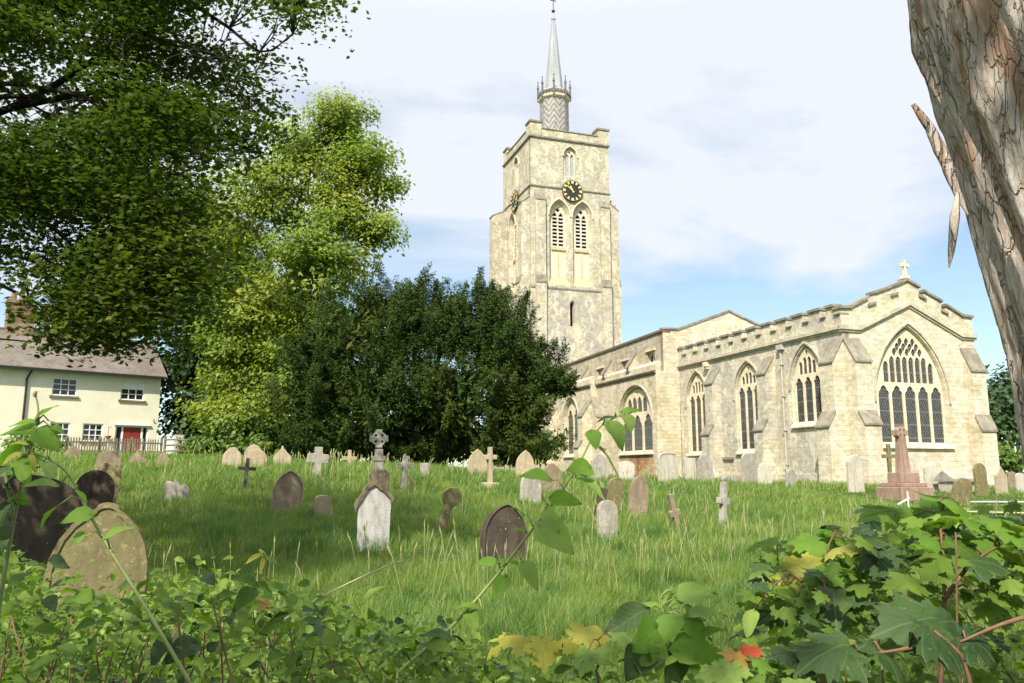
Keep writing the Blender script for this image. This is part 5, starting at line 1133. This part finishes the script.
def grass():
    X, Y, H, Wd = [], [], [], []
    for y0, y1, n, w, h in ((1.2, 4, 40000, .005, .30), (4, 8, 90000, .006, .32), (8, 14, 190000, .006, .25), (14, 22, 220000, .009, .26), (22, 32, 140000, .019, .32), (32, 44, 80000, .032, .30), (44, 60, 36000, .05, .30)):
        y = y0+(y1-y0)*rng.random(n); x = (rng.random(n)*2-1)*.72*(y+1.2)
        X.append(x); Y.append(y); H.append(h*(.55+.75*rng.random(n))); Wd.append(w*(.6+.8*rng.random(n)))
    x, y, h, w = map(np.concatenate, (X, Y, H, Wd))
    rel = np.stack([x-C0[0], y-C0[1]], 1); tt = rel@np.array([math.cos(TH), math.sin(TH)]); ss = rel@np.array([-math.sin(TH), math.cos(TH)])
    ok = ~((tt > -1.9) & (ss > -.9) & (tt < 9.5)) & ~((tt > -2.6) & (ss > 24) & (tt < 9))
    tuft = fbm(x*.9, y*.9, 0, 4, 61); fine_ = fbm(x*3.2, y*3.2, 0, 3, 71); h = h*np.clip(.30+1.1*tuft+.75*(fine_-.42)*2, .35, 1.6)
    mown = np.clip((x-9.5-.10*(y-22))/2.5, 0, 1)*np.clip((34.5-y)/3, 0, 1)*np.clip((y-17)/3, 0, 1); h = h*(1-.72*mown)
    ok &= rng.random(len(x)) < np.clip(.25+1.7*fine_, .35, 1)
    def nearline(pts, wd):
        d = np.full(len(x), 99.)
        for (ax, ay), (bx, by) in zip(pts[:-1], pts[1:]):
            L = np.array([bx-ax, by-ay]); l2 = L@L; u = np.clip(((x-ax)*L[0]+(y-ay)*L[1])/l2, 0, 1); d = np.minimum(d, np.hypot(x-ax-u*L[0], y-ay-u*L[1]))
        return d < wd
    ok &= ~nearline([(14.5, 27.3), (19, 28.0), (26, 27.3), (40, 25)], .42) & ~nearline([(11.4, 23.2), (15.5, 22.2), (22, 20.2), (40, 15)], .26)
    x, y, h, w, tuft = x[ok], y[ok], h[ok], w[ok], tuft[ok]; N_ = len(x); z = gz(x, y)+((fbm(x*.45, y*.45, 0, 3, 5)-.44)*.16)
    a = rng.random(N_)*2*math.pi; ba = a+rng.normal(size=N_)*.5; bend = (.2+.75*rng.random(N_))*h; wx = .08*h
    dirx, diry = np.cos(a), np.sin(a); lx, ly = -np.sin(ba)*bend+wx, np.cos(ba)*bend
    P = lambda u, s: np.stack([x+dirx*w*s*.5*(1-u**1.5)+lx*u*u, y+diry*w*s*.5*(1-u**1.5)+ly*u*u, z-.03+h*(u-.18*u*u*(bend/h))], 1)
    V = np.stack([P(0, -1), P(0, 1), P(.55, -1), P(.55, 1), P(1.0, 0)], 1).reshape(-1, 3)
    b = np.arange(N_)[:, None]*5
    F = np.concatenate([b+np.array([[0, 1, 3]]), b+np.array([[0, 3, 2]]), b+np.array([[2, 3, 4]])])
    o = link('grass', mesh_np(V, F), grassmat()); tag(o, kind='stuff')
    # flowering stalks standing above the blades
    n = 2200; yy = 5+40*rng.random(n)**1.3; xx = (rng.random(n)*2-1)*.72*(yy+1); rel = np.stack([xx-C0[0], yy-C0[1]], 1); tt = rel@np.array([math.cos(TH), math.sin(TH)]); ss = rel@np.array([-math.sin(TH), math.cos(TH)])
    k = ~((tt > -1.9) & (ss > -.9)) & (fbm(xx*.35, yy*.35, 0, 3, 81) > .43) & (xx < 9+.1*yy); xx, yy = xx[k], yy[k]; n = len(xx); zz_ = gz(xx, yy); hh = .38+.34*rng.random(n); a = rng.random(n)*6.283; l = .16*rng.random(n); ww = (.0011+.00022*yy)*(.6+.8*rng.random(n))
    ex, ey = xx+np.cos(a)*l, yy+np.sin(a)*l
    V = np.stack([np.stack([xx-ww, yy, zz_], 1), np.stack([xx+ww, yy, zz_], 1), np.stack([ex-ww, ey, zz_+hh*.8], 1), np.stack([ex+ww, ey, zz_+hh*.8], 1), np.stack([ex-ww*2.4+.3*(ex-xx), ey, zz_+hh*.92], 1), np.stack([ex+ww*2.4+.3*(ex-xx), ey, zz_+hh*.92], 1), np.stack([ex+.5*(ex-xx), ey, zz_+hh*1.06], 1), np.stack([ex+.5*(ex-xx)+ww*.3, ey, zz_+hh*1.06], 1)], 1).reshape(-1, 3)
    b = np.arange(n)[:, None]*8; F = np.concatenate([b+np.array([[0, 1, 3, 2]]), b+np.array([[2, 3, 5, 4]]), b+np.array([[4, 5, 7, 6]])])
    tag(link('grass_seed_heads', mesh_np(V, F), simple('ripe_grass_seed', (.25, .25, .11), .9, .1, .25, 3, 0)), kind='stuff')
grass()
# ================================================================= FOREGROUND PLANTS
def ovate(w=.34, heart=.0, fold=.30, curl=.30, rows=7):
    V, F = [], []
    for i in range(rows):
        u = i/(rows-1); ww = w*(math.sin(math.pi*min(1, u**.72))**.8 if 0 < u < 1 else 0)*(1+.55*(1-u)*heart)
        for v in (-1, -.5, 0, .5, 1): V.append((ww*v, u-heart*.16*abs(v)*(1-u)**2, fold*abs(v)*ww-curl*u*u*.6+.03*math.sin(9*u+3*v)))
    for i in range(rows-1):
        for k in range(4): a = i*5+k; F += [(a, a+1, a+6), (a, a+6, a+5)]
    return np.array(V), np.array(F)
def lobed(curl=.28):
    A = [(0, 0), (.16, -.10), (.34, -.12), (.36, -.02), (.30, .08), (.46, .06), (.60, .10), (.56, .18), (.72, .26), (.54, .32), (.50, .42), (.36, .40), (.34, .50), (.46, .62), (.40, .68), (.46, .80), (.30, .76), (.22, .84), (.12, .84), (.10, .93), (0, 1.06)]
    o = A+[(-x, y) for x, y in A[-2:0:-1]]; z = lambda x, y: -.42*x*x-curl*max(0, y-.2)**2+.05*math.sin(8*x+5*y)
    n = len(o); V = [(0, .30, .03)]+[(x*.5, .30+(y-.30)*.5, z(x*.5, .3+(y-.3)*.5)+.02*(-1)**k) for k, (x, y) in enumerate(o)]+[(x, y, z(x, y)) for x, y in o]
    F = [(0, 1+i, 1+(i+1) % n) for i in range(n)]
    for i in range(n): j = (i+1) % n; F += [(1+i, 1+n+i, 1+n+j), (1+i, 1+n+j, 1+j)]
    return np.array(V), np.array(F)
SH = dict(o=ovate(.25, .1, .38, .42), h=ovate(.33, .8, .30, .34), n=ovate(.15, 0, .4, .45), s=lobed(.45))
def nearleaf(name, c0, c1, trans=.4, rough=.6):
    m, t, b, o = M(name, rough, .25); n = N(t); gi = n.new('ShaderNodeNewGeometry'); r_ = gi.outputs['Random Per Island']; v = n.co('Object')
    at_ = n.new('ShaderNodeAttribute'); at_.attribute_name = 'leaf'; sx = n.new('ShaderNodeSeparateXYZ'); n.l(at_.outputs['Vector'], sx.inputs[0])
    ax = n.math('ABSOLUTE', sx.outputs[0]); y = sx.outputs[1]
    side = n.math('FRACT', n.math('MULTIPLY', n.math('SUBTRACT', y, n.math('MULTIPLY', ax, 1.1)), 8.0)); side = n.math('LESS_THAN', n.math('ABSOLUTE', n.math('SUBTRACT', side, .5)), .07)
    rad = n.math('FRACT', n.math('ADD', n.math('DIVIDE', n.math('ARCTAN2', ax, y), .62), .5)); rad = n.math('LESS_THAN', n.math('ABSOLUTE', n.math('SUBTRACT', rad, .5)), .045)
    ve = n.math('MAXIMUM', n.math('LESS_THAN', ax, .014), n.math('MAXIMUM', n.math('MULTIPLY', side, n.math('SUBTRACT', 1.0, sx.outputs[2])), n.math('MULTIPLY', rad, sx.outputs[2])))
    c = n.mix(r_, c0, c1)
    c = n.mix(n.ramp(n.noise(v, 22, 5, .65), .40, .66), c, n.mix(1.0, c, (1.25, 1.12, .9), 'MULTIPLY'))
    c = n.mix(n.ramp(n.noise(v, 6, 3), .35, .65), n.mix(1.0, c, (.72, .78, .75), 'MULTIPLY'), c)
    c = n.mix(n.math('MULTIPLY', ve, .16), c, n.mix(.35, c, (.62, .66, .30)))
    c = n.mix(n.math('MULTIPLY', n.ramp(n.noise(v, 55, 4, .7), .66, .70), .7), c, (.20, .13, .05))
    n.l(c, b.inputs['Base Color'])
    tr = n.new('ShaderNodeBsdfTranslucent'); n.l(n.mix(1.0, c, (1.25, 1.40, .55), 'MULTIPLY'), tr.inputs[0]); mx = n.new('ShaderNodeMixShader'); mx.inputs[0].default_value = trans
    n.l(b.outputs[0], mx.inputs[1]); n.l(tr.outputs[0], mx.inputs[2]); n.l(mx.outputs[0], o.inputs[0])
    n.bump(n.math('ADD', n.math('MULTIPLY', ve, -.8), n.noise(v, 90, 4)), b, .5, .004); return m
K = dict(g=nearleaf('fresh_green_leaf', (.12, .25, .03), (.20, .34, .05), .5), l=nearleaf('light_green_leaf', (.22, .34, .08), (.28, .40, .10), .45), y=nearleaf('yellowing_leaf', (.36, .37, .06), (.46, .42, .09), .45),
         d=nearleaf('dark_green_leaf', (.026, .060, .016), (.048, .090, .022), .15), b=nearleaf('bramble_leaf', (.075, .150, .018), (.19, .29, .045), .45), o=nearleaf('orange_leaf', (.50, .26, .07), (.55, .34, .10), .4), r=nearleaf('red_leaf', (.50, .06, .03), (.55, .10, .04), .35), w=nearleaf('brown_bud_leaf', (.30, .17, .06), (.34, .20, .08), .3))
MAT_STEM = simple('green_stem', (.20, .24, .08), .7, .3, .2, 20, .1); MAT_TWIG = simple('reddish_brown_twig', (.17, .095, .055), .8, .2, .3, 20, .2); MAT_STRAW = simple('dry_straw', (.50, .42, .24), .8, .2, .15, 20, .1)
def smooth(P, k=5):
    P = [np.array(p, float) for p in P]; Q = []
    for i in range(len(P)-1):
        p0, p1, p2, p3 = P[max(0, i-1)], P[i], P[i+1], P[min(len(P)-1, i+2)]
        for j in range(k):
            t = j/k; Q.append(.5*((2*p1)+(-p0+p2)*t+(2*p0-5*p1+4*p2-p3)*t*t+(-p0+3*p1-3*p2+p3)*t**3))
    return Q+[P[-1]]
def sapling(name, label, stems, lv, r=.004, mat=None, group=None, cat='sapling', ground=True):
    S = [smooth([at(x, y, d) for x, y, d in st_]) for st_ in stems]
    b = S[0][0].copy(); zg = gz(b[0], b[1])
    if ground and b[2] > zg: S[0] = [np.array([b[0]-.03, b[1]+.02, zg-.03])]+S[0]; b = S[0][0]
    root = empty(name, b); tag(root, label, cat, group); mb = MB(); ALL = np.array([p for q in S for p in q])
    for q in S: mb.tube([p-b for p in q], [r*(1.15-.75*i/(len(q)-1)) for i in range(len(q))], 6)
    byk = {}
    for px, py, D, lp, ang, shape, col in lv:
        c = at(px, py, D); L = lp*D/785*(.80 if shape == 's' else .98); A = math.radians(ang+random.uniform(-8, 8))
        ax = unit(np.array([math.cos(A), random.uniform(-.45, .45), math.sin(A)])[None])[0]; base = c-ax*L*.5
        near_ = ALL[np.argmin(np.sum((ALL-base)**2, 1))]; 
        if np.linalg.norm(near_-base) < .3: mb.tube([near_-b, (near_+base)/2-b+np.array([0, 0, .012]), base-b], [r*.5, r*.42, r*.4], 5)
        nrm = np.array([random.uniform(-.45, .45), random.uniform(-.75, .05), random.uniform(.55, 1.0)]) if shape == 's' else np.array([random.uniform(-.6, .6), random.uniform(-1.0, -.1), random.uniform(.35, 1.0)])
        byk.setdefault((shape, col), []).append((base-b, L, nrm, ax))
    mb.build('stem', mat or MAT_STEM, root, smooth=True)
    for (shape, col), q in byk.items():
        leaves('foliage', np.array([a[0] for a in q]), np.array([a[1] for a in q]), np.array([a[2] for a in q]), np.array([a[3] for a in q]), SH[shape], K[col], root, 2 if shape == 's' else 1)
    return root
GS = 'saplings and shoots in the foreground'
sapling('young_sapling', 'tall bright green shoot with heart-shaped leaves crossing in front of the aisle window', [[(398, 672, 1.95), (450, 628, 2), (493, 580, 2), (528, 535, 2), (554, 502, 2.02), (577, 467, 2.03), (596, 432, 2.05), (612, 419, 2.06), (632, 411, 2.08)], [(594, 440, 2.05), (606, 454, 2.03), (614, 468, 2.0), (620, 480, 1.98)]],
 [(593, 441, 2.0, 20, -82, 'h', 'g'), (606, 415, 2.05, 19, 172, 'n', 'd'), (618, 434, 2.0, 32, -52, 'h', 'l'), (630, 410, 2.08, 24, 40, 'o', 'g'), (623, 425, 2.05, 22, -100, 'h', 'l'), (586, 461, 2.05, 30, 70, 'h', 'g'), (578, 474, 2.0, 28, 195, 'h', 'g'), (588, 492, 1.98, 36, -48, 'o', 'l'), (565, 503, 2, 34, -12, 'o', 'g'), (535, 481, 2.02, 36, 176, 'o', 'g'), (556, 520, 2, 32, -58, 'o', 'l'), (550, 543, 1.98, 42, -52, 'h', 'l'), (511, 554, 2, 32, 32, 'o', 'g'), (485, 561, 2, 26, 172, 'o', 'g'), (529, 577, 1.98, 34, -72, 'o', 'l'), (500, 588, 1.95, 28, -118, 'o', 'g'), (515, 512, 2.02, 15, 172, 'n', 'g'), (519, 532, 2.02, 15, 165, 'n', 'g'), (470, 600, 1.97, 30, 150, 'o', 'b'), (475, 625, 1.97, 30, -60, 'o', 'b'), (440, 630, 1.95, 30, 140, 'o', 'd'), (440, 652, 1.95, 30, -40, 'o', 'b')], group=GS)
sapling('arching_shoot', 'long pale stem arching up from the bottom left across the mossy headstone', [[(194, 690, 1.55), (150, 615, 1.57), (110, 550, 1.6), (82, 500, 1.62), (68, 474, 1.63), (50, 460, 1.63), (26, 449, 1.63)]],
 [(20, 447, 1.63, 20, 185, 'n', 'y'), (15, 460, 1.62, 20, -120, 'n', 'y'), (20, 438, 1.64, 14, 120, 'n', 'l'), (40, 478, 1.62, 32, -100, 'o', 'l'), (42, 493, 1.62, 32, 205, 'o', 'l'), (84, 488, 1.6, 24, 4, 'n', 'g'), (48, 514, 1.6, 34, 214, 'n', 'g'), (76, 519, 1.58, 28, 200, 'h', 'g'), (72, 538, 1.58, 30, 190, 'o', 'l'), (116, 528, 1.58, 30, 42, 'o', 'l'), (32, 464, 1.62, 22, -75, 'n', 'y')], r=.0035, group=GS, cat='shoot')
sapling('leafy_shoot', 'clump of broad leaves with a brown bud at the left edge', [[(0, 600, 1.7), (14, 520, 1.7), (30, 450, 1.7), (38, 415, 1.7), (36, 396, 1.7)], [(14, 520, 1.7), (4, 470, 1.72), (-8, 440, 1.75)]],
 [(34, 390, 1.7, 16, 108, 'n', 'w'), (45, 411, 1.7, 24, 55, 'h', 'g'), (57, 418, 1.7, 16, 15, 'n', 'l'), (25, 420, 1.7, 26, 172, 'o', 'g'), (47, 436, 1.68, 30, -28, 'h', 'g'), (14, 434, 1.7, 38, 185, 'h', 'g'), (6, 452, 1.68, 44, 205, 'h', 'g'), (24, 472, 1.66, 36, -58, 'o', 'g'), (4, 492, 1.66, 46, -88, 'h', 'd'), (8, 520, 1.66, 36, -80, 'o', 'd'), (34, 458, 1.7, 28, -5, 'o', 'g'), (14, 470, 1.7, 34, 60, 'h', 'd'), (20, 500, 1.7, 26, -20, 'o', 'g'), (0, 540, 1.7, 40, -70, 'o', 'd'), (58, 428, 1.69, 16, -15, 'o', 'g')], group=GS, cat='shoot')
sapling('yellowing_sapling', 'low sapling with yellowing lobed leaves at the bottom centre', [[(600, 715, 2.0), (596, 670, 2.0), (575, 655, 2.0), (545, 645, 2.0)], [(596, 670, 2.0), (602, 655, 2.0), (598, 640, 2.0)]],
 [(512, 640, 2, 46, 176, 's', 'y'), (541, 654, 1.97, 36, -88, 's', 'y'), (560, 634, 2.02, 46, 168, 's', 'y'), (592, 634, 2.02, 46, 12, 's', 'y'), (604, 646, 1.98, 36, 30, 's', 'l'), (572, 652, 1.96, 34, -62, 's', 'y'), (490, 646, 2, 26, 190, 's', 'y'), (622, 634, 2, 28, 10, 's', 'l'), (586, 664, 1.95, 34, -100, 's', 'l')], r=.0035, mat=MAT_TWIG, group=GS)
sapling('green_sapling', 'bushy green sapling beside the yellowing one at the bottom centre', [[(668, 715, 2.1), (664, 650, 2.1), (662, 610, 2.1), (661, 596, 2.1)]],
 [(694, 592, 2.1, 40, 8, 'o', 'l'), (700, 604, 2.08, 30, 35, 'h', 'g'), (672, 597, 2.1, 28, 160, 'o', 'l'), (627, 622, 2.08, 54, 198, 'o', 'd'), (706, 618, 2.08, 42, -8, 'o', 'l'), (694, 635, 2.06, 34, -62, 'h', 'g'), (677, 634, 2.08, 34, -80, 'h', 'g'), (640, 641, 2.06, 42, 218, 'h', 'g'), (713, 641, 2.06, 30, -25, 'o', 'g'), (691, 663, 2.04, 46, -45, 'h', 'g'), (640, 671, 2.02, 46, 230, 'h', 'd'), (661, 588, 2.1, 20, 95, 'n', 'l'), (655, 606, 2.1, 24, 140, 'o', 'g'), (670, 668, 2.04, 38, -95, 'h', 'd'), (650, 655, 2.05, 36, -110, 'o', 'g'), (715, 672, 2.0, 44, -20, 'h', 'g')], group=GS)
sapling('red_tinged_seedling', 'small seedling with one red and one orange leaf', [[(742, 712, 1.9), (744, 675, 1.9), (746, 660, 1.9)]],
 [(752, 650, 1.9, 24, 12, 's', 'r'), (733, 657, 1.88, 32, 172, 's', 'o'), (712, 675, 1.85, 36, 190, 's', 'l'), (760, 668, 1.86, 30, -30, 's', 'g'), (730, 680, 1.84, 38, -100, 's', 'l')], r=.003, mat=MAT_TWIG, group=GS)
sapling('pale_lobed_seedling', 'pale green lobed leaves poking up at the bottom edge right of centre', [[(812, 730, 1.45), (812, 700, 1.45), (812, 690, 1.45)]],
 [(815, 681, 1.45, 58, 95, 's', 'l'), (790, 686, 1.45, 44, 150, 's', 'l'), (838, 684, 1.45, 44, 30, 's', 'l')], r=.003, group=GS)
RL = [(888, 519, 2.3, 66, 190, 's', 'g'), (962, 497, 2.2, 74, 8, 's', 'g'), (944, 508, 2.2, 46, 175, 's', 'l'), (930, 500, 2.25, 50, 160, 's', 'g'), (966, 533, 2.2, 54, 10, 's', 'g'), (930, 548, 2.2, 50, 200, 's', 'g'), (942, 578, 2.1, 56, -80, 's', 'b'), (992, 593, 2.1, 50, -10, 's', 'b'), (1007, 572, 2.1, 46, 30, 's', 'b'), (985, 548, 2.2, 46, -5, 's', 'g'), (1010, 530, 2.2, 46, 20, 's', 'g'), (1000, 514, 2.2, 40, 40, 's', 'g'), (915, 530, 2.25, 46, 185, 's', 'b'), (955, 560, 2.15, 46, -60, 's', 'b'), (980, 575, 2.1, 50, -40, 's', 'd')]
sapling('sycamore_sapling', 'tallest sycamore sapling with reddish stem rising in front of the pink memorial', [[(938, 720, 2.1), (943, 640, 2.1), (944, 570, 2.15), (940, 520, 2.2), (944, 504, 2.2)], [(944, 600, 2.12), (970, 565, 2.15), (1000, 545, 2.2)]], RL, .006, MAT_TWIG, GS)
RL2 = [(758, 539, 2.4, 44, 185, 's', 'g'), (835, 544, 2.35, 54, 172, 's', 'y'), (799, 563, 2.35, 50, 178, 's', 'y'), (771, 584, 2.3, 30, 200, 's', 'y'), (797, 597, 2.3, 30, -40, 's', 'y'), (868, 553, 2.3, 54, 20, 's', 'b'), (820, 575, 2.3, 48, 200, 's', 'g'), (845, 590, 2.3, 50, -70, 's', 'b'), (765, 562, 2.35, 36, 170, 's', 'l'), (850, 525, 2.4, 42, 60, 's', 'g'), (818, 530, 2.4, 46, 130, 's', 'g'), (785, 610, 2.25, 44, 230, 's', 'b'), (870, 600, 2.2, 50, -40, 's', 'b'), (752, 625, 2.1, 30, -110, 'o', 'l'), (835, 612, 2.2, 50, -95, 's', 'd')]
sapling('sycamore_sapling', 'yellowing sycamore sapling spreading left of the taller reddish-stemmed one', [[(822, 720, 2.3), (824, 640, 2.3), (828, 590, 2.32), (826, 555, 2.36), (836, 530, 2.4)], [(826, 600, 2.32), (800, 580, 2.33), (778, 566, 2.36)]], RL2, .005, MAT_TWIG, GS)
RL3 = [(906, 630, 1.65, 96, 200, 's', 'd'), (826, 650, 1.55, 96, 188, 's', 'd'), (926, 656, 1.55, 92, -70, 's', 'd'), (786, 664, 1.6, 58, 200, 's', 'd'), (952, 616, 1.7, 66, 30, 's', 'd'), (870, 668, 1.6, 70, -100, 's', 'd'), (985, 640, 1.6, 60, -10, 's', 'd'), (896, 596, 1.8, 54, 110, 's', 'b'), (910, 572, 1.85, 54, 80, 's', 'b')]
sapling('sycamore_sapling', 'low sycamore shoot with very large dark leaves at the bottom right', [[(975, 715, 1.6), (965, 665, 1.6), (945, 640, 1.6), (905, 610, 1.72)], [(945, 640, 1.6), (900, 650, 1.6), (860, 655, 1.57)], [(1034, 615, 1.6), (1000, 625, 1.6), (960, 642, 1.6)]], [(a, b, c, d*.78, e, f, g_) for a, b, c, d, e, f, g_ in RL3], .005, MAT_TWIG, GS)
sapling('orange_tipped_shoot', 'short shoot with a drooping orange leaf among the brambles', [[(262, 690, 2.3), (256, 640, 2.3), (252, 600, 2.3)]], [(251, 608, 2.28, 26, -95, 's', 'o'), (240, 601, 2.3, 18, 160, 's', 'o'), (266, 600, 2.3, 18, 15, 's', 'o'), (246, 632, 2.28, 28, -110, 'o', 'l'), (268, 630, 2.28, 26, -40, 'o', 'g')], r=.003, group=GS, cat='shoot')
sapling('yellow_tipped_shoot', 'upright shoot with a yellow-green tuft behind the orange leaf', [[(268, 650, 2.6), (266, 600, 2.6), (264, 560, 2.6)]], [(264, 552, 2.6, 16, 95, 'n', 'y'), (258, 560, 2.6, 18, -130, 'n', 'y'), (272, 561, 2.6, 18, -35, 'n', 'l'), (262, 566, 2.58, 16, -95, 'n', 'y'), (256, 590, 2.6, 22, 190, 'o', 'g'), (277, 588, 2.6, 22, -10, 'o', 'g')], r=.003, group=GS, cat='shoot')
sapling('dry_grass_stalk', 'pale dry grass stalk leaning right across the shaded grass', [[(275, 625, 2.4), (335, 590, 2.4), (395, 563, 2.4), (402, 566, 2.4), (405, 578, 2.4)]], [], r=.0032, mat=MAT_STRAW, cat='grass stalk')
# bramble and seedling mass, too tangled to count
TL_ = [(-80, 545), (0, 548), (50, 585), (100, 606), (150, 584), (200, 576), (260, 596), (320, 612), (380, 630), (440, 640), (490, 655), (600, 662), (745, 650)]
TR_ = [(735, 640), (750, 575), (800, 545), (850, 535), (900, 520), (960, 515), (1024, 520), (1100, 520)]
pos, nr, ta, sz, P2 = [], [], [], [], []
for poly, n_, dlo, dhi, hp in ((TL_, 13000, 1.9, 4.8, 0), (TR_, 1300, 2.0, 4.2, 1)):
    px = rng.uniform(poly[0][0], poly[-1][0], n_); top = np.interp(px, [a[0] for a in poly], [a[1] for a in poly])+12*rng.normal(size=n_)
    py = top+(760-top)*rng.random(n_)**1.25; D = dlo+(dhi-dlo)*rng.random(n_)
    for x, y, d in zip(px, py, D):
        if hp == 0 and x > 500 and random.random() < .78: continue
        q = at(x, y, d); zg = gz(q[0], q[1])
        if q[2] < zg+.05: continue
        pos.append(q); nr.append(np.array([random.gauss(0, .4), random.gauss(-.25, .45), .85])); A = random.uniform(0, 6.283); ta.append(np.array([math.cos(A), math.sin(A), random.uniform(-.7, .15)])); sz.append(min(.085, .036*math.exp(random.gauss(0, .38)))*(1.2 if hp else 1)); P2.append(hp)
pos, nr, ta, sz, P2 = map(np.array, (pos, nr, ta, sz, P2))
UN = empty('undergrowth', (0, 2.5, 0)); tag(UN, kind='stuff'); o3 = np.array([0, 2.5, 0]); kk = rng.random(len(pos))
for nm, sel, shp, col in (('bramble_leaves', (P2 == 0) & (kk < .80), 'o', 'b'), ('light_leaves', (P2 == 0) & (kk >= .80) & (kk < .93), 'o', 'l'), ('dark_leaves', (P2 == 0) & (kk >= .93), 'h', 'd'), ('sycamore_leaves', (P2 == 1) & (kk < .75), 's', 'b'), ('dark_sycamore_leaves', (P2 == 1) & (kk >= .75), 's', 'd')):
    leaves(nm, pos[sel]-o3, sz[sel]*(1.05 if shp == 's' else 1), nr[sel], ta[sel], SH[shp], K[col], UN, 2 if shp == 's' else 1)
mb = MB()
for k in range(112):
    x = random.uniform(-60, 470) if k < 100 else random.uniform(740, 1040); d = random.uniform(1.9, 3.8); poly = TL_ if k < 100 else TR_
    t_ = np.interp(x, [a[0] for a in poly], [a[1] for a in poly])+random.uniform(10, 60); e = at(x, t_, d)-o3; b0 = np.array([e[0]+random.uniform(-.5, .5), e[1]+random.uniform(-.3, .3), gz(e[0], e[1]+2.5)-.03])
    mb.tube(smooth([b0, (b0+e)/2+np.array([random.uniform(-.1, .1), random.uniform(-.1, .1), random.uniform(0, .15)]), e], 5), [.005*(1-.06*i) for i in range(11)], 5)
mb.build('bramble_stems', MAT_TWIG, UN, smooth=True)
#@@END
